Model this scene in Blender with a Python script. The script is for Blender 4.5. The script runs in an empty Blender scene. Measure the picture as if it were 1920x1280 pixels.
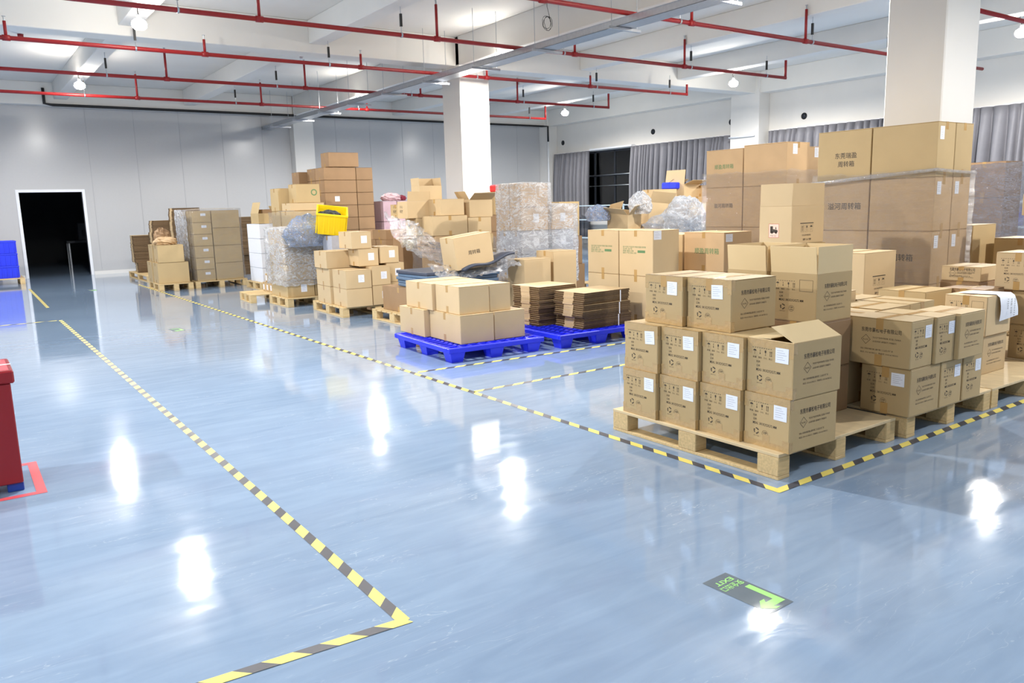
import bpy, math, random
from mathutils import Vector, Matrix
random.seed(7)
R = math.radians
S = bpy.context.scene
COL = S.collection

# ------------------------------------------------------------------ camera
def look_axes(yaw, pitch, roll):
    F = Vector((math.sin(yaw)*math.cos(pitch), math.cos(yaw)*math.cos(pitch), math.sin(pitch)))
    X = Vector((math.cos(yaw), -math.sin(yaw), 0)); Y = X.cross(F)
    return X*math.cos(roll)+Y*math.sin(roll), -X*math.sin(roll)+Y*math.cos(roll), F
cam = bpy.data.cameras.new('camera'); cam_o = bpy.data.objects.new('camera', cam); COL.objects.link(cam_o)
cx, cy, cf = look_axes(R(34.997), R(-9.701), R(-1.569))
m = Matrix.Identity(4)
for i in range(3):
    m[i][0] = cx[i]; m[i][1] = cy[i]; m[i][2] = -cf[i]
m[2][3] = 1.5
cam_o.matrix_world = m
cam.sensor_width = 36; cam.lens = 36*1483.1/1920; cam.clip_end = 200; cam.clip_start = .05
S.camera = cam_o
# ------------------------------------------------------------------ world (night outside), exposure
W = bpy.data.worlds.new('world'); S.world = W; W.use_nodes = True
W.node_tree.nodes['Background'].inputs[0].default_value = (.02, .025, .035, 1)
W.node_tree.nodes['Background'].inputs[1].default_value = .3
S.view_settings.view_transform = 'Standard'; S.view_settings.look = 'None'
S.view_settings.gamma = 1; S.view_settings.use_curve_mapping = False
S.view_settings.exposure = 0.2
S.cycles.use_denoising = True
S.cycles.max_bounces = 8; S.cycles.diffuse_bounces = 5; S.cycles.glossy_bounces = 3
S.cycles.transparent_max_bounces = 12; S.cycles.transmission_bounces = 4
S.cycles.sample_clamp_indirect = 6; S.cycles.caustics_reflective = False; S.cycles.caustics_refractive = False
LAMP_WATT = 560
LAMP_GRID = [(x, y) for y in (.3, 6.5, 12.6, 18.8) for x in (-3.6, 2.55, 8.75, 15.3)]

# ------------------------------------------------------------------ helpers
def srgb(r, g, b):
    f = lambda c: (c/255/12.92) if c/255 <= .04045 else ((c/255+.055)/1.055)**2.4
    return (f(r), f(g), f(b), 1)
MATS = {}
def mat(name, col, rough=.6, metal=0, var=0, noise=0, nscale=20, bump=0, bscale=60, stretch=(1, 1, 1), spec=.5, emit=None, alpha=1, coat=0):
    if name in MATS: return MATS[name]
    M = bpy.data.materials.new(name); M.use_nodes = True; nt = M.node_tree; N = nt.nodes; L = nt.links
    B = N['Principled BSDF']
    c = srgb(*col)
    B.inputs['Base Color'].default_value = c; B.inputs['Roughness'].default_value = rough
    B.inputs['Metallic'].default_value = metal; B.inputs['Specular IOR Level'].default_value = spec
    B.inputs['Coat Weight'].default_value = coat; B.inputs['Coat Roughness'].default_value = .1
    if emit:
        B.inputs['Emission Color'].default_value = srgb(*emit[0]); B.inputs['Emission Strength'].default_value = emit[1]
    out = None
    if var or noise:
        hs = N.new('ShaderNodeHueSaturation'); hs.inputs['Color'].default_value = c
        oi = N.new('ShaderNodeObjectInfo'); mr = N.new('ShaderNodeMapRange')
        mr.inputs['To Min'].default_value = 1-var; mr.inputs['To Max'].default_value = 1+var
        L.new(oi.outputs['Random'], mr.inputs['Value'])
        val = mr.outputs['Result']
        if noise:
            tc = N.new('ShaderNodeTexCoord'); mp = N.new('ShaderNodeMapping'); mp.inputs['Scale'].default_value = stretch
            nz = N.new('ShaderNodeTexNoise'); nz.inputs['Scale'].default_value = nscale; nz.inputs['Detail'].default_value = 5
            L.new(tc.outputs['Object'], mp.inputs['Vector']); L.new(mp.outputs['Vector'], nz.inputs['Vector'])
            m2 = N.new('ShaderNodeMapRange'); m2.inputs['From Min'].default_value = .3; m2.inputs['From Max'].default_value = .7
            m2.inputs['To Min'].default_value = 1-noise; m2.inputs['To Max'].default_value = 1+noise
            L.new(nz.outputs['Fac'], m2.inputs['Value'])
            mu = N.new('ShaderNodeMath'); mu.operation = 'MULTIPLY'
            L.new(val, mu.inputs[0]); L.new(m2.outputs['Result'], mu.inputs[1]); val = mu.outputs[0]
        L.new(val, hs.inputs['Value']); L.new(hs.outputs['Color'], B.inputs['Base Color'])
    if bump:
        tc = N.new('ShaderNodeTexCoord'); mp = N.new('ShaderNodeMapping'); mp.inputs['Scale'].default_value = stretch
        nz = N.new('ShaderNodeTexNoise'); nz.inputs['Scale'].default_value = bscale; nz.inputs['Detail'].default_value = 4
        bp = N.new('ShaderNodeBump'); bp.inputs['Strength'].default_value = bump; bp.inputs['Distance'].default_value = .01
        L.new(tc.outputs['Object'], mp.inputs['Vector']); L.new(mp.outputs['Vector'], nz.inputs['Vector'])
        L.new(nz.outputs['Fac'], bp.inputs['Height']); L.new(bp.outputs['Normal'], B.inputs['Normal'])
    if alpha < 1:
        B.inputs['Alpha'].default_value = alpha
    MATS[name] = M
    return M

class MB:
    def __init__(s): s.v = []; s.f = []; s.m = []; s.mats = []; s.sm = []
    def mi(s, M):
        if M not in s.mats: s.mats.append(M)
        return s.mats.index(M)
    def add(s, vs, fs, M, T=None, smooth=False):
        o = len(s.v); k = s.mi(M)
        s.v += [tuple(T @ Vector(p)) if T is not None else tuple(p) for p in vs]
        for f in fs: s.f.append([i+o for i in f]); s.m.append(k); s.sm.append(smooth)
        return s
    def box(s, a, b, M, T=None):
        x0, y0, z0 = a; x1, y1, z1 = b
        vs = [(x0,y0,z0),(x1,y0,z0),(x1,y1,z0),(x0,y1,z0),(x0,y0,z1),(x1,y0,z1),(x1,y1,z1),(x0,y1,z1)]
        return s.add(vs, [(3,2,1,0),(4,5,6,7),(0,1,5,4),(1,2,6,5),(2,3,7,6),(3,0,4,7)], M, T)
    def cbox(s, a, b, M, c=.004, T=None):      # box with chamfered edges
        x0, y0, z0 = a; x1, y1, z1 = b; V = []; idx = {}
        for ax in range(3):
            for i in (0, 1):
                for j in (0, 1):
                    for k in (0, 1):
                        p = [(x0, x1)[i], (y0, y1)[j], (z0, z1)[k]]; sg = (i, j, k)
                        for q in range(3):
                            if q != ax: p[q] += c if sg[q] == 0 else -c
                        idx[(ax, i, j, k)] = len(V); V.append(tuple(p))
        F = []
        g = lambda ax, t: idx[(ax,)+tuple(t)]
        for ax in range(3):
            u, w = (ax+1) % 3, (ax+2) % 3
            for sd in (0, 1):
                t = lambda a_, b_: [sd if q == ax else (a_ if q == u else b_) for q in range(3)]
                q4 = [g(ax, t(0,0)), g(ax, t(1,0)), g(ax, t(1,1)), g(ax, t(0,1))]
                F.append(q4 if sd else q4[::-1])
            for a_ in (0, 1):
                for b_ in (0, 1):
                    t0 = [0 if q == ax else (a_ if q == u else b_) for q in range(3)]
                    t1 = [1 if q == ax else (a_ if q == u else b_) for q in range(3)]
                    q4 = [g(u, t0), g(u, t1), g(w, t1), g(w, t0)]
                    F.append(q4 if (a_ == b_) else q4[::-1])
        for i in (0, 1):
            for j in (0, 1):
                for k in (0, 1):
                    t = (i, j, k); q3 = [g(0, t), g(1, t), g(2, t)]
                    F.append(q3 if (i+j+k) % 2 else q3[::-1])
        return s.add(V, F, M, T)
    def tube(s, pts, r, M, n=8, T=None, caps=True):
        pts = [Vector(p) for p in pts]; V = []; F = []
        rs = r if isinstance(r, (list, tuple)) else [r]*len(pts)
        for i, p in enumerate(pts):
            d = (pts[min(i+1, len(pts)-1)]-pts[max(i-1, 0)]).normalized()
            a = d.cross(Vector((0, 0, 1)) if abs(d.z) < .9 else Vector((1, 0, 0))).normalized(); b = d.cross(a)
            for k in range(n):
                t = 2*math.pi*k/n; V.append(tuple(p+(a*math.cos(t)+b*math.sin(t))*rs[i]))
        for i in range(len(pts)-1):
            for k in range(n):
                k2 = (k+1) % n; F.append((i*n+k, i*n+k2, (i+1)*n+k2, (i+1)*n+k))
        if caps:
            F.append(tuple(range(n))[::-1]); F.append(tuple(range((len(pts)-1)*n, len(pts)*n)))
        return s.add(V, F, M, T, smooth=n > 6)
    def quad(s, p, M, T=None): return s.add(p, [tuple(range(len(p)))], M, T)
    def build(s, name, parent=None, loc=None, rz=0, bev=0):
        me = bpy.data.meshes.new(name); me.from_pydata(s.v, [], s.f)
        for M in s.mats: me.materials.append(M)
        me.polygons.foreach_set('material_index', s.m); me.polygons.foreach_set('use_smooth', s.sm); me.update()
        return mesh_obj(name, me, parent, loc, rz)
def mesh_obj(name, me, parent=None, loc=None, rz=0):
    o = bpy.data.objects.new(name, me); COL.objects.link(o)
    if parent: o.parent = parent
    if loc is not None: o.location = loc
    if rz: o.rotation_euler = (0, 0, rz)
    return o
LABELS = {}
def tag(o, label=None, cat=None, group=None, kind=None):
    if label: o['label'] = label; LABELS.setdefault(label, []).append(o.name)
    if cat: o['category'] = cat
    if group: o['group'] = group
    if kind: o['kind'] = kind
    return o
def thing(name, label, cat, loc=(0, 0, 0), rz=0, group=None):
    o = bpy.data.objects.new(name, None); o.empty_display_size = .1; COL.objects.link(o)
    o.location = loc; o.rotation_euler = (0, 0, rz)
    return tag(o, label, cat, group)
def copy_tree(o, parent=None):
    c = o.copy(); COL.objects.link(c)
    if parent: c.parent = parent
    for ch in list(o.children): copy_tree(ch, c)
    return c
def struct(mb, name, label=None): return tag(mb.build(name), label, None, None, 'structure')

# text geometry through the built-in font
_G = {}
def glyphs(txt, res=2, bold=0):
    k = (txt, res, bold)
    if k in _G: return _G[k]
    cu = bpy.data.curves.new('t', 'FONT'); cu.body = txt; cu.size = 1; cu.resolution_u = res; cu.offset = bold; cu.fill_mode = 'FRONT'
    ob = bpy.data.objects.new('t', cu)
    me = bpy.data.meshes.new_from_object(ob)
    V = [tuple(v.co) for v in me.vertices]; F = [tuple(p.vertices) for p in me.polygons]
    bpy.data.objects.remove(ob); bpy.data.meshes.remove(me); bpy.data.curves.remove(cu)
    if V:
        x0 = min(v[0] for v in V); x1 = max(v[0] for v in V)
    else: x0 = x1 = 0
    _G[k] = (V, F, x0, x1); return _G[k]
def put_text(mb, txt, FT, u, v, size, M, width=None, res=2, bold=0, rot=0):
    V, F, x0, x1 = glyphs(txt, res, bold)
    if not V: return
    sx = width/(x1-x0) if width else size
    c, s_ = math.cos(rot), math.sin(rot)
    P = []
    for a, b, _ in V:
        X = (a-x0)*sx; Y = b*size; P.append((u+X*c-Y*s_, v+X*s_+Y*c, .0006))
    mb.add(P, F, M, FT)
def face_T(side, w, d, h):     # maps (u right, v up, n out) onto a box face, box centred on x,y and standing on z=0
    if side == '-y': o, r = Vector((-w/2, -d/2, 0)), Vector((1, 0, 0)); n = Vector((0, -1, 0)); u2 = Vector((0, 0, 1))
    if side == '-x': o, r = Vector((-w/2, d/2, 0)), Vector((0, -1, 0)); n = Vector((-1, 0, 0)); u2 = Vector((0, 0, 1))
    if side == '+z': o, r = Vector((-w/2, -d/2, h)), Vector((1, 0, 0)); n = Vector((0, 0, 1)); u2 = Vector((0, 1, 0))
    T = Matrix.Identity(4)
    for i in range(3): T[i][0] = r[i]; T[i][1] = u2[i]; T[i][2] = n[i]; T[i][3] = o[i]
    return T
def ring(mb, FT, u, v, r, t, M, n=20, a0=0, a1=2*math.pi):
    V = []; F = []
    for i in range(n+1):
        a = a0+(a1-a0)*i/n
        V += [(u+math.cos(a)*r, v+math.sin(a)*r, .0006), (u+math.cos(a)*(r-t), v+math.sin(a)*(r-t), .0006)]
    for i in range(n): F.append((2*i, 2*i+1, 2*i+3, 2*i+2)[::-1])
    mb.add(V, F, M, FT)
def poly(mb, FT, pts, M, off=(0, 0), sc=1): mb.add([(off[0]+x*sc, off[1]+y*sc, .0006) for x, y in pts], [tuple(range(len(pts)))], M, FT)
def rect(mb, FT, u0, v0, u1, v1, M, n=.0006): mb.add([(u0, v0, n), (u1, v0, n), (u1, v1, n), (u0, v1, n)], [(0, 1, 2, 3)], M, FT)
def frame(mb, FT, u0, v0, u1, v1, t, M):
    rect(mb, FT, u0, v0, u1, v0+t, M); rect(mb, FT, u0, v1-t, u1, v1, M); rect(mb, FT, u0, v0+t, u0+t, v1-t, M); rect(mb, FT, u1-t, v0+t, u1, v1-t, M)

# ------------------------------------------------------------------ materials
KR = mat('kraft_card', (200, 175, 136), .62, var=.05, noise=.035, nscale=3, spec=.3)
KRD = mat('kraft_card_dull', (186, 161, 118), .6, var=.06, noise=.04, nscale=3, spec=.3)
KRO = mat('kraft_card_rosy', (194, 164, 126), .6, var=.05, noise=.05, nscale=4, spec=.3)
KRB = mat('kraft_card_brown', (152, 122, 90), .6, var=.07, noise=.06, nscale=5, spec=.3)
KRL = mat('kraft_card_light', (218, 194, 150), .6, var=.03, noise=.02, nscale=3, spec=.3)
KRIN = mat('kraft_inside', (172, 140, 96), .8, spec=.1)
EDGE = mat('corrugated_edge', (112, 92, 70), .9, var=.12, noise=.25, nscale=30, stretch=(1, 1, 12), spec=.1)
TAPE = mat('packing_tape', (182, 146, 92), .2, var=.05, noise=.05, nscale=10, bump=.25, bscale=25, spec=.6)
TAPEC = mat('clear_tape', (186, 156, 108), .14, bump=.5, bscale=30, spec=.8)
INK = mat('black_ink', (66, 56, 44), .6)
INKG = mat('green_ink', (92, 128, 84), .6)
INKR = mat('red_ink', (190, 70, 60), .6)
PAPER = mat('label_paper', (232, 236, 246), .6, noise=.02, nscale=40)
PINK_ = mat('label_print', (150, 155, 170), .7)
WOOD = mat('pallet_wood', (205, 178, 130), .7, var=.06, noise=.14, nscale=9, stretch=(1, 8, 8), bump=.15, bscale=20)
PLY = mat('pallet_deck_ply', (212, 190, 150), .65, noise=.08, nscale=5, stretch=(6, 1, 1))
BLUE = mat('blue_plastic', (34, 48, 226), .38, noise=.04, nscale=8)
BLUEC = mat('blue_crate_plastic', (38, 58, 228), .4)
YEL = mat('yellow_plastic', (244, 214, 22), .35)
RED = mat('red_pipe_paint', (152, 24, 26), .4, noise=.06)
REDC = mat('red_cabinet_paint', (140, 18, 26), .35)
WHITE = mat('white_paint', (226, 223, 218), .7, noise=.015, nscale=2)
PANEL = mat('grey_wall_panel', (190, 190, 191), .22, spec=.5, noise=.01)
CEIL = mat('ceiling_paint', (230, 227, 221), .85, noise=.025, nscale=1.2)
BLACK = mat('black_rubber', (22, 22, 24), .5)
DARK = mat('dark_steel', (42, 46, 54), .4, metal=.3)
STEEL = mat('galvanised_steel', (190, 194, 200), .3, metal=.9, noise=.06)
CURT = mat('grey_curtain_cloth', (124, 123, 129), .55, noise=.04, nscale=6)
BLUEFEET = mat('blue_foot_paint', (20, 60, 150), .4)
WHITEP = mat('white_plastic', (236, 238, 242), .45)
PINKW = mat('pink_plastic', (198, 168, 174), .5, noise=.08, bump=.4, bscale=14)
FOAMB = mat('blue_grey_foam', (88, 112, 138), .55, noise=.08)
FOAMD = mat('dark_foam', (62, 68, 84), .5, noise=.1)
GLOW = mat('exit_sign_green', (176, 242, 140), .4)
SIGNG = mat('exit_sign_grey', (108, 120, 130), .3, noise=.06, nscale=15, spec=.3)
TYEL = mat('floor_tape_yellow', (236, 218, 118), .5, spec=.2, noise=.05, nscale=8)
TBLK = mat('floor_tape_black', (80, 80, 86), .4, spec=.2, noise=.1, nscale=8)
TRED = mat('floor_tape_red', (226, 88, 96), .4)
SCREEN = mat('dark_machine', (60, 64, 70), .5)

def film_mat(name, haze, gloss, tint=(235, 240, 248), bs=13, st=(1, 1, 3.5), rough=.07, bump=1.0, fm=.55, dist=.045):
    M = bpy.data.materials.new(name); M.use_nodes = True; nt = M.node_tree; N = nt.nodes; L = nt.links; N.clear()
    out = N.new('ShaderNodeOutputMaterial'); tr = N.new('ShaderNodeBsdfTransparent'); gl = N.new('ShaderNodeBsdfGlossy'); df = N.new('ShaderNodeBsdfDiffuse')
    df.inputs['Color'].default_value = srgb(*tint); tl = N.new('ShaderNodeBsdfTranslucent'); tl.inputs['Color'].default_value = srgb(*tint); dm = N.new('ShaderNodeMixShader'); dm.inputs[0].default_value = .4; L.new(df.outputs[0], dm.inputs[1]); L.new(tl.outputs[0], dm.inputs[2]); gl.inputs['Roughness'].default_value = rough; gl.inputs['Color'].default_value = (1, 1, 1, 1)
    tc = N.new('ShaderNodeTexCoord'); mp = N.new('ShaderNodeMapping'); mp.inputs['Scale'].default_value = st
    nz = N.new('ShaderNodeTexNoise'); nz.inputs['Scale'].default_value = bs; nz.inputs['Detail'].default_value = 5; nz.inputs['Roughness'].default_value = .62; nz.inputs['Distortion'].default_value = 1.3
    L.new(tc.outputs['Object'], mp.inputs['Vector']); L.new(mp.outputs['Vector'], nz.inputs['Vector'])
    bp = N.new('ShaderNodeBump'); bp.inputs['Strength'].default_value = bump; bp.inputs['Distance'].default_value = dist
    rg = N.new('ShaderNodeMath'); rg.operation = 'SUBTRACT'; rg.inputs[1].default_value = .5; rb = N.new('ShaderNodeMath'); rb.operation = 'ABSOLUTE'
    L.new(nz.outputs['Fac'], rg.inputs[0]); L.new(rg.outputs[0], rb.inputs[0])
    L.new(rb.outputs[0], bp.inputs['Height']); L.new(bp.outputs['Normal'], gl.inputs['Normal'])
    mr = N.new('ShaderNodeMapRange'); mr.inputs['From Min'].default_value = .35; mr.inputs['From Max'].default_value = .75
    mr.inputs['To Min'].default_value = haze*.4; mr.inputs['To Max'].default_value = haze*1.6
    n2 = N.new('ShaderNodeTexNoise'); n2.inputs['Scale'].default_value = 3.5; n2.inputs['Detail'].default_value = 4
    L.new(mp.outputs['Vector'], n2.inputs['Vector'])
    r2 = N.new('ShaderNodeMapRange'); r2.inputs['From Min'].default_value = 0; r2.inputs['From Max'].default_value = .045; r2.inputs['To Min'].default_value = 1; r2.inputs['To Max'].default_value = .32  # pale crease lines mixed into the haze, painted as streaky highlights
    L.new(rb.outputs[0], r2.inputs['Value']); m3 = N.new('ShaderNodeMath'); m3.operation = 'MULTIPLY_ADD'; m3.inputs[1].default_value = .5
    L.new(n2.outputs['Fac'], m3.inputs[0]); m4 = N.new('ShaderNodeMath'); m4.operation = 'MULTIPLY'; m4.inputs[1].default_value = .5; L.new(r2.outputs[0], m4.inputs[0]); L.new(m4.outputs[0], m3.inputs[2])
    L.new(m3.outputs[0], mr.inputs['Value'])
    m1 = N.new('ShaderNodeMixShader'); m2 = N.new('ShaderNodeMixShader')
    L.new(mr.outputs['Result'], m1.inputs[0]); L.new(tr.outputs[0], m1.inputs[1]); L.new(dm.outputs[0], m1.inputs[2])
    lw = N.new('ShaderNodeFresnel'); lw.inputs['IOR'].default_value = 1.45; L.new(bp.outputs['Normal'], lw.inputs['Normal'])
    ma = N.new('ShaderNodeMath'); ma.operation = 'MULTIPLY_ADD'; ma.inputs[1].default_value = fm; ma.inputs[2].default_value = gloss; ma.use_clamp = True
    L.new(lw.outputs[0], ma.inputs[0]); L.new(ma.outputs[0], m2.inputs[0])
    L.new(m1.outputs[0], m2.inputs[1]); L.new(gl.outputs[0], m2.inputs[2]); L.new(m2.outputs[0], out.inputs[0])
    MATS[name] = M; return M
FILM = film_mat('stretch_film', .07, .06, bs=7, st=(.7, .7, 4), rough=.16, fm=.28, dist=.14)
FILMT = film_mat('stretch_film_thick', .46, .06, bs=6, st=(1, 1, 2), rough=.14, fm=.45, dist=.12)
BAG = film_mat('plastic_bag_film', .55, .06, tint=(232, 238, 248), bs=6, st=(1, 1, 1))
BAGC = film_mat('clear_bag_film', .22, .10, tint=(235, 240, 250), bs=7, st=(1, 1, 1))
BAGB = film_mat('blue_bag_film', .55, .12, tint=(150, 170, 205), bs=8, st=(1, 1, 1))
def glass_mat():
    M = bpy.data.materials.new('window_glass'); M.use_nodes = True; nt = M.node_tree; N = nt.nodes; L = nt.links; N.clear()
    out = N.new('ShaderNodeOutputMaterial'); tr = N.new('ShaderNodeBsdfTransparent'); gl = N.new('ShaderNodeBsdfGlossy'); gl.inputs['Roughness'].default_value = .02
    tr.inputs['Color'].default_value = (.8, .85, .85, 1); fr = N.new('ShaderNodeFresnel'); fr.inputs['IOR'].default_value = 1.5
    mx = N.new('ShaderNodeMixShader'); ma = N.new('ShaderNodeMath'); ma.operation = 'MULTIPLY'; ma.inputs[1].default_value = 1.6; ma.use_clamp = True
    L.new(fr.outputs[0], ma.inputs[0]); L.new(ma.outputs[0], mx.inputs[0]); L.new(tr.outputs[0], mx.inputs[1]); L.new(gl.outputs[0], mx.inputs[2]); L.new(mx.outputs[0], out.inputs[0])
    return M
GLASS = glass_mat()
def floor_mat():
    M = bpy.data.materials.new('grey_blue_epoxy_floor'); M.use_nodes = True; nt = M.node_tree; N = nt.nodes; L = nt.links; B = N['Principled BSDF']
    tc = N.new('ShaderNodeTexCoord')
    def noise(sc, st, det=5, rot=0, dist=0):
        mp = N.new('ShaderNodeMapping'); mp.inputs['Scale'].default_value = st; mp.inputs['Rotation'].default_value = (0, 0, rot)
        nz = N.new('ShaderNodeTexNoise'); nz.inputs['Scale'].default_value = sc; nz.inputs['Detail'].default_value = det; nz.inputs['Distortion'].default_value = dist
        L.new(tc.outputs['Object'], mp.inputs['Vector']); L.new(mp.outputs['Vector'], nz.inputs['Vector']); return nz
    a = noise(.8, (1, 1, 1), 6); b = noise(1.6, (1, 6, 1), 6, R(25), 1)
    cr = N.new('ShaderNodeValToRGB'); cr.color_ramp.elements[0].position = .3; cr.color_ramp.elements[1].position = .75
    cr.color_ramp.elements[0].color = srgb(128, 150, 178); cr.color_ramp.elements[1].color = srgb(154, 176, 202)
    ad = N.new('ShaderNodeMath'); ad.operation = 'MULTIPLY_ADD'; ad.inputs[1].default_value = .5
    ad2 = N.new('ShaderNodeMath'); ad2.operation = 'MULTIPLY'; ad2.inputs[1].default_value = .5
    L.new(b.outputs['Fac'], ad2.inputs[0]); L.new(a.outputs['Fac'], ad.inputs[0]); L.new(ad2.outputs[0], ad.inputs[2])
    L.new(ad.outputs[0], cr.inputs['Fac'])
    # pale scratch streaks: thin bands of warped noise, broken up by a second noise
    sc = noise(2.2, (1, 7, 1), 3, R(-32), .6); brk = noise(1.3, (1, 1, 1), 2)
    pk = N.new('ShaderNodeMapRange'); pk.inputs['From Min'].default_value = .0; pk.inputs['From Max'].default_value = .006
    pk.inputs['To Min'].default_value = 1; pk.inputs['To Max'].default_value = 0
    sb = N.new('ShaderNodeMath'); sb.operation = 'SUBTRACT'; sb.inputs[1].default_value = .5; ab = N.new('ShaderNodeMath'); ab.operation = 'ABSOLUTE'
    L.new(sc.outputs['Fac'], sb.inputs[0]); L.new(sb.outputs[0], ab.inputs[0]); L.new(ab.outputs[0], pk.inputs['Value'])
    bm = N.new('ShaderNodeMapRange'); bm.inputs['From Min'].default_value = .47; bm.inputs['From Max'].default_value = .62; bm.inputs['To Max'].default_value = .5
    L.new(brk.outputs['Fac'], bm.inputs['Value'])
    mm = N.new('ShaderNodeMath'); mm.operation = 'MULTIPLY'; L.new(pk.outputs[0], mm.inputs[0]); L.new(bm.outputs[0], mm.inputs[1])
    mx = N.new('ShaderNodeMix'); mx.data_type = 'RGBA'; L.new(mm.outputs[0], mx.inputs[0]); L.new(cr.outputs[0], mx.inputs[6]); mx.inputs[7].default_value = srgb(205, 215, 225)
    L.new(mx.outputs[2], B.inputs['Base Color'])
    rn = noise(1.1, (1, 5, 1), 6, R(18), 1.2)
    rr = N.new('ShaderNodeMapRange'); rr.inputs['From Min'].default_value = .3; rr.inputs['From Max'].default_value = .75; rr.inputs['To Min'].default_value = .035; rr.inputs['To Max'].default_value = .11
    L.new(rn.outputs['Fac'], rr.inputs['Value']); L.new(rr.outputs[0], B.inputs['Roughness'])
    h = noise(3.0, (1, 2.2, 1), 6, R(20), .8)
    bp = N.new('ShaderNodeBump'); bp.inputs['Strength'].default_value = .06; bp.inputs['Distance'].default_value = .01
    L.new(h.outputs['Fac'], bp.inputs['Height']); L.new(bp.outputs['Normal'], B.inputs['Normal'])
    B.inputs['IOR'].default_value = 1.5; B.inputs['Coat Weight'].default_value = .25; B.inputs['Coat Roughness'].default_value = .05; B.inputs['Coat IOR'].default_value = 1.5; L.new(bp.outputs['Normal'], B.inputs['Coat Normal'])
    return M
FLOOR = floor_mat()

# ------------------------------------------------------------------ room shell
XR, YB, XL, YF, ZC = 18.5, 23.7, -10.0, -6.0, 4.85
fl = MB(); fl.box((XL-.2, YF-.2, -.1), (XR+.3, YB+9, 0), FLOOR); struct(fl, 'floor')
ce = MB(); ce.box((XL-.2, YF-.2, ZC), (XR+.3, YB+9, ZC+.15), CEIL); struct(ce, 'ceiling')
DX0, DX1, DH = 1.56, 2.98, 2.17                # doorway
# back wall: sandwich panels with fine joints
bw = MB(); bw.box((XL, YB, 0), (DX0, YB+.12, 4.3), PANEL); bw.box((DX1, YB, 0), (XR, YB+.12, 4.3), PANEL); bw.box((DX0, YB, DH), (DX1, YB+.12, 4.3), PANEL)
x = XL+.6
while x < XR-.3:
    if not (DX0-.1 < x < DX1+.1): bw.box((x-.004, YB-.004, .12), (x+.004, YB, 4.3), mat('panel_joint', (164, 166, 170), .5))
    x += 1.15
struct(bw, 'wall_back')
rw = MB()
WZ0, WZ1 = .95, 3.28
bays = [(15.15, 23.2), (5.4, 13.75), (-4.2, 4.1)]
ys = [YF]
rw.box((XR, YF, 0), (XR+.2, YB, WZ0), WHITE); rw.box((XR, YF, WZ1), (XR+.2, YB, ZC), WHITE)
prev = YF
for y0, y1 in sorted(bays):
    rw.box((XR, prev, WZ0), (XR+.2, y0, WZ1), WHITE); prev = y1
rw.box((XR, prev, WZ0), (XR+.2, YB, WZ1), WHITE)
struct(rw, 'wall_right')
lw_ = MB(); lw_.box((XL-.2, YF, 0), (XL, YB+.12, ZC), WHITE); struct(lw_, 'wall_left')
fw = MB(); fw.box((XL-.2, YF-.2, 0), (XR+.2, YF, ZC), WHITE); struct(fw, 'wall_front')
# skirting of the panel wall
bb = MB(); bb.box((XL, YB-.012, 0), (DX0-.08, YB, .09), WHITE); bb.box((DX1+.08, YB-.012, 0), (XR-.5, YB, .09), WHITE); struct(bb, 'baseboard_back')
# door frame of the dark opening
df = MB()
for a, b in (((DX0-.07, YB-.02, 0), (DX0, YB+.14, DH+.07)), ((DX1, YB-.02, 0), (DX1+.07, YB+.14, DH+.07)), ((DX0, YB-.02, DH), (DX1, YB+.14, DH+.07))): df.cbox(a, b, WHITEP)
struct(df, 'door_1')
# the dark room beyond the doorway
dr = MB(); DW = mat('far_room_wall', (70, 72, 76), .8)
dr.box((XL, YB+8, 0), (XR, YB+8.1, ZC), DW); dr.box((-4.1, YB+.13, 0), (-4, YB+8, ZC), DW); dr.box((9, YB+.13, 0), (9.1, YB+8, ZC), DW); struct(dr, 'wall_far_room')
mc = thing('machine_bench', 'dim steel bench machine standing in the dark room beyond the doorway', 'machine', (3.5, YB+4.2, 0))
b_ = MB(); b_.cbox((-.6, -.3, .75), (.6, .3, .82), SCREEN); b_.build('worktop', mc)
for sx in (-.55, .51):
    for sy in (-.25, .21): l_ = MB(); l_.box((sx, sy, 0), (sx+.04, sy+.04, .75), STEEL); l_.build('leg', mc)
b_ = MB(); b_.cbox((-.25, -.2, .82), (.3, .2, 1.35), SCREEN, .02); b_.cbox((-.15, -.23, .95), (.1, -.2, 1.15), DARK, .01); b_.build('control_box', mc)
# columns
def column(x0, x1, y0, y1, name, lab, zt=ZC):
    c = MB(); c.cbox((x0, y0, 0), (x1, y1, zt), WHITE, .012); return struct(c, name, lab)

column(8.70, 9.40, 14.0, 14.7, 'column', 'white square column in the middle of the hall behind the messy cartons')
column(8.70, 9.40, 4.42, 5.06, 'column', 'large white square column behind the tall wrapped cartons on the right')
column(8.68, 9.3, 23.35, YB, 'column', 'white pilaster on the grey back wall')
column(18.05, XR, 14.0, 14.95, 'column', 'white pilaster between the curtains on the right wall')
column(18.05, XR, 23.2, YB, 'column', 'white corner pilaster where the back and right walls meet')
column(18.05, XR, 4.3, 5.2, 'column', 'white pilaster on the right wall beyond the frame')
# beams
bn = 0
def beam(a, b):
    global bn; bn += 1
    c = MB(); c.cbox(a, b, CEIL, .01); struct(c, 'trim_%d' % bn)
for y in (4.74, 14.35, -4.85): beam((XL, y-.22, 4.3), (XR, y+.22, ZC))
beam((XL, YB-.35, 4.3), (XR, YB+.12, ZC))
for x, z, w in ((-6.7, 4.45, .15), (-3.6, 4.45, .15), (-.4, 4.3, .35), (2.7, 4.45, .15), (5.8, 4.45, .15), (9.05, 4.3, .35), (12.1, 4.45, .15), (15.2, 4.45, .15), (18.3, 4.3, .2)):
    seg = [(YF, -5.07), (-4.63, 4.52), (4.96, 14.13), (14.57, YB-.35)]
    for a, b in seg: beam((x-w, a, z), (x+w, b, ZC))
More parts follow.
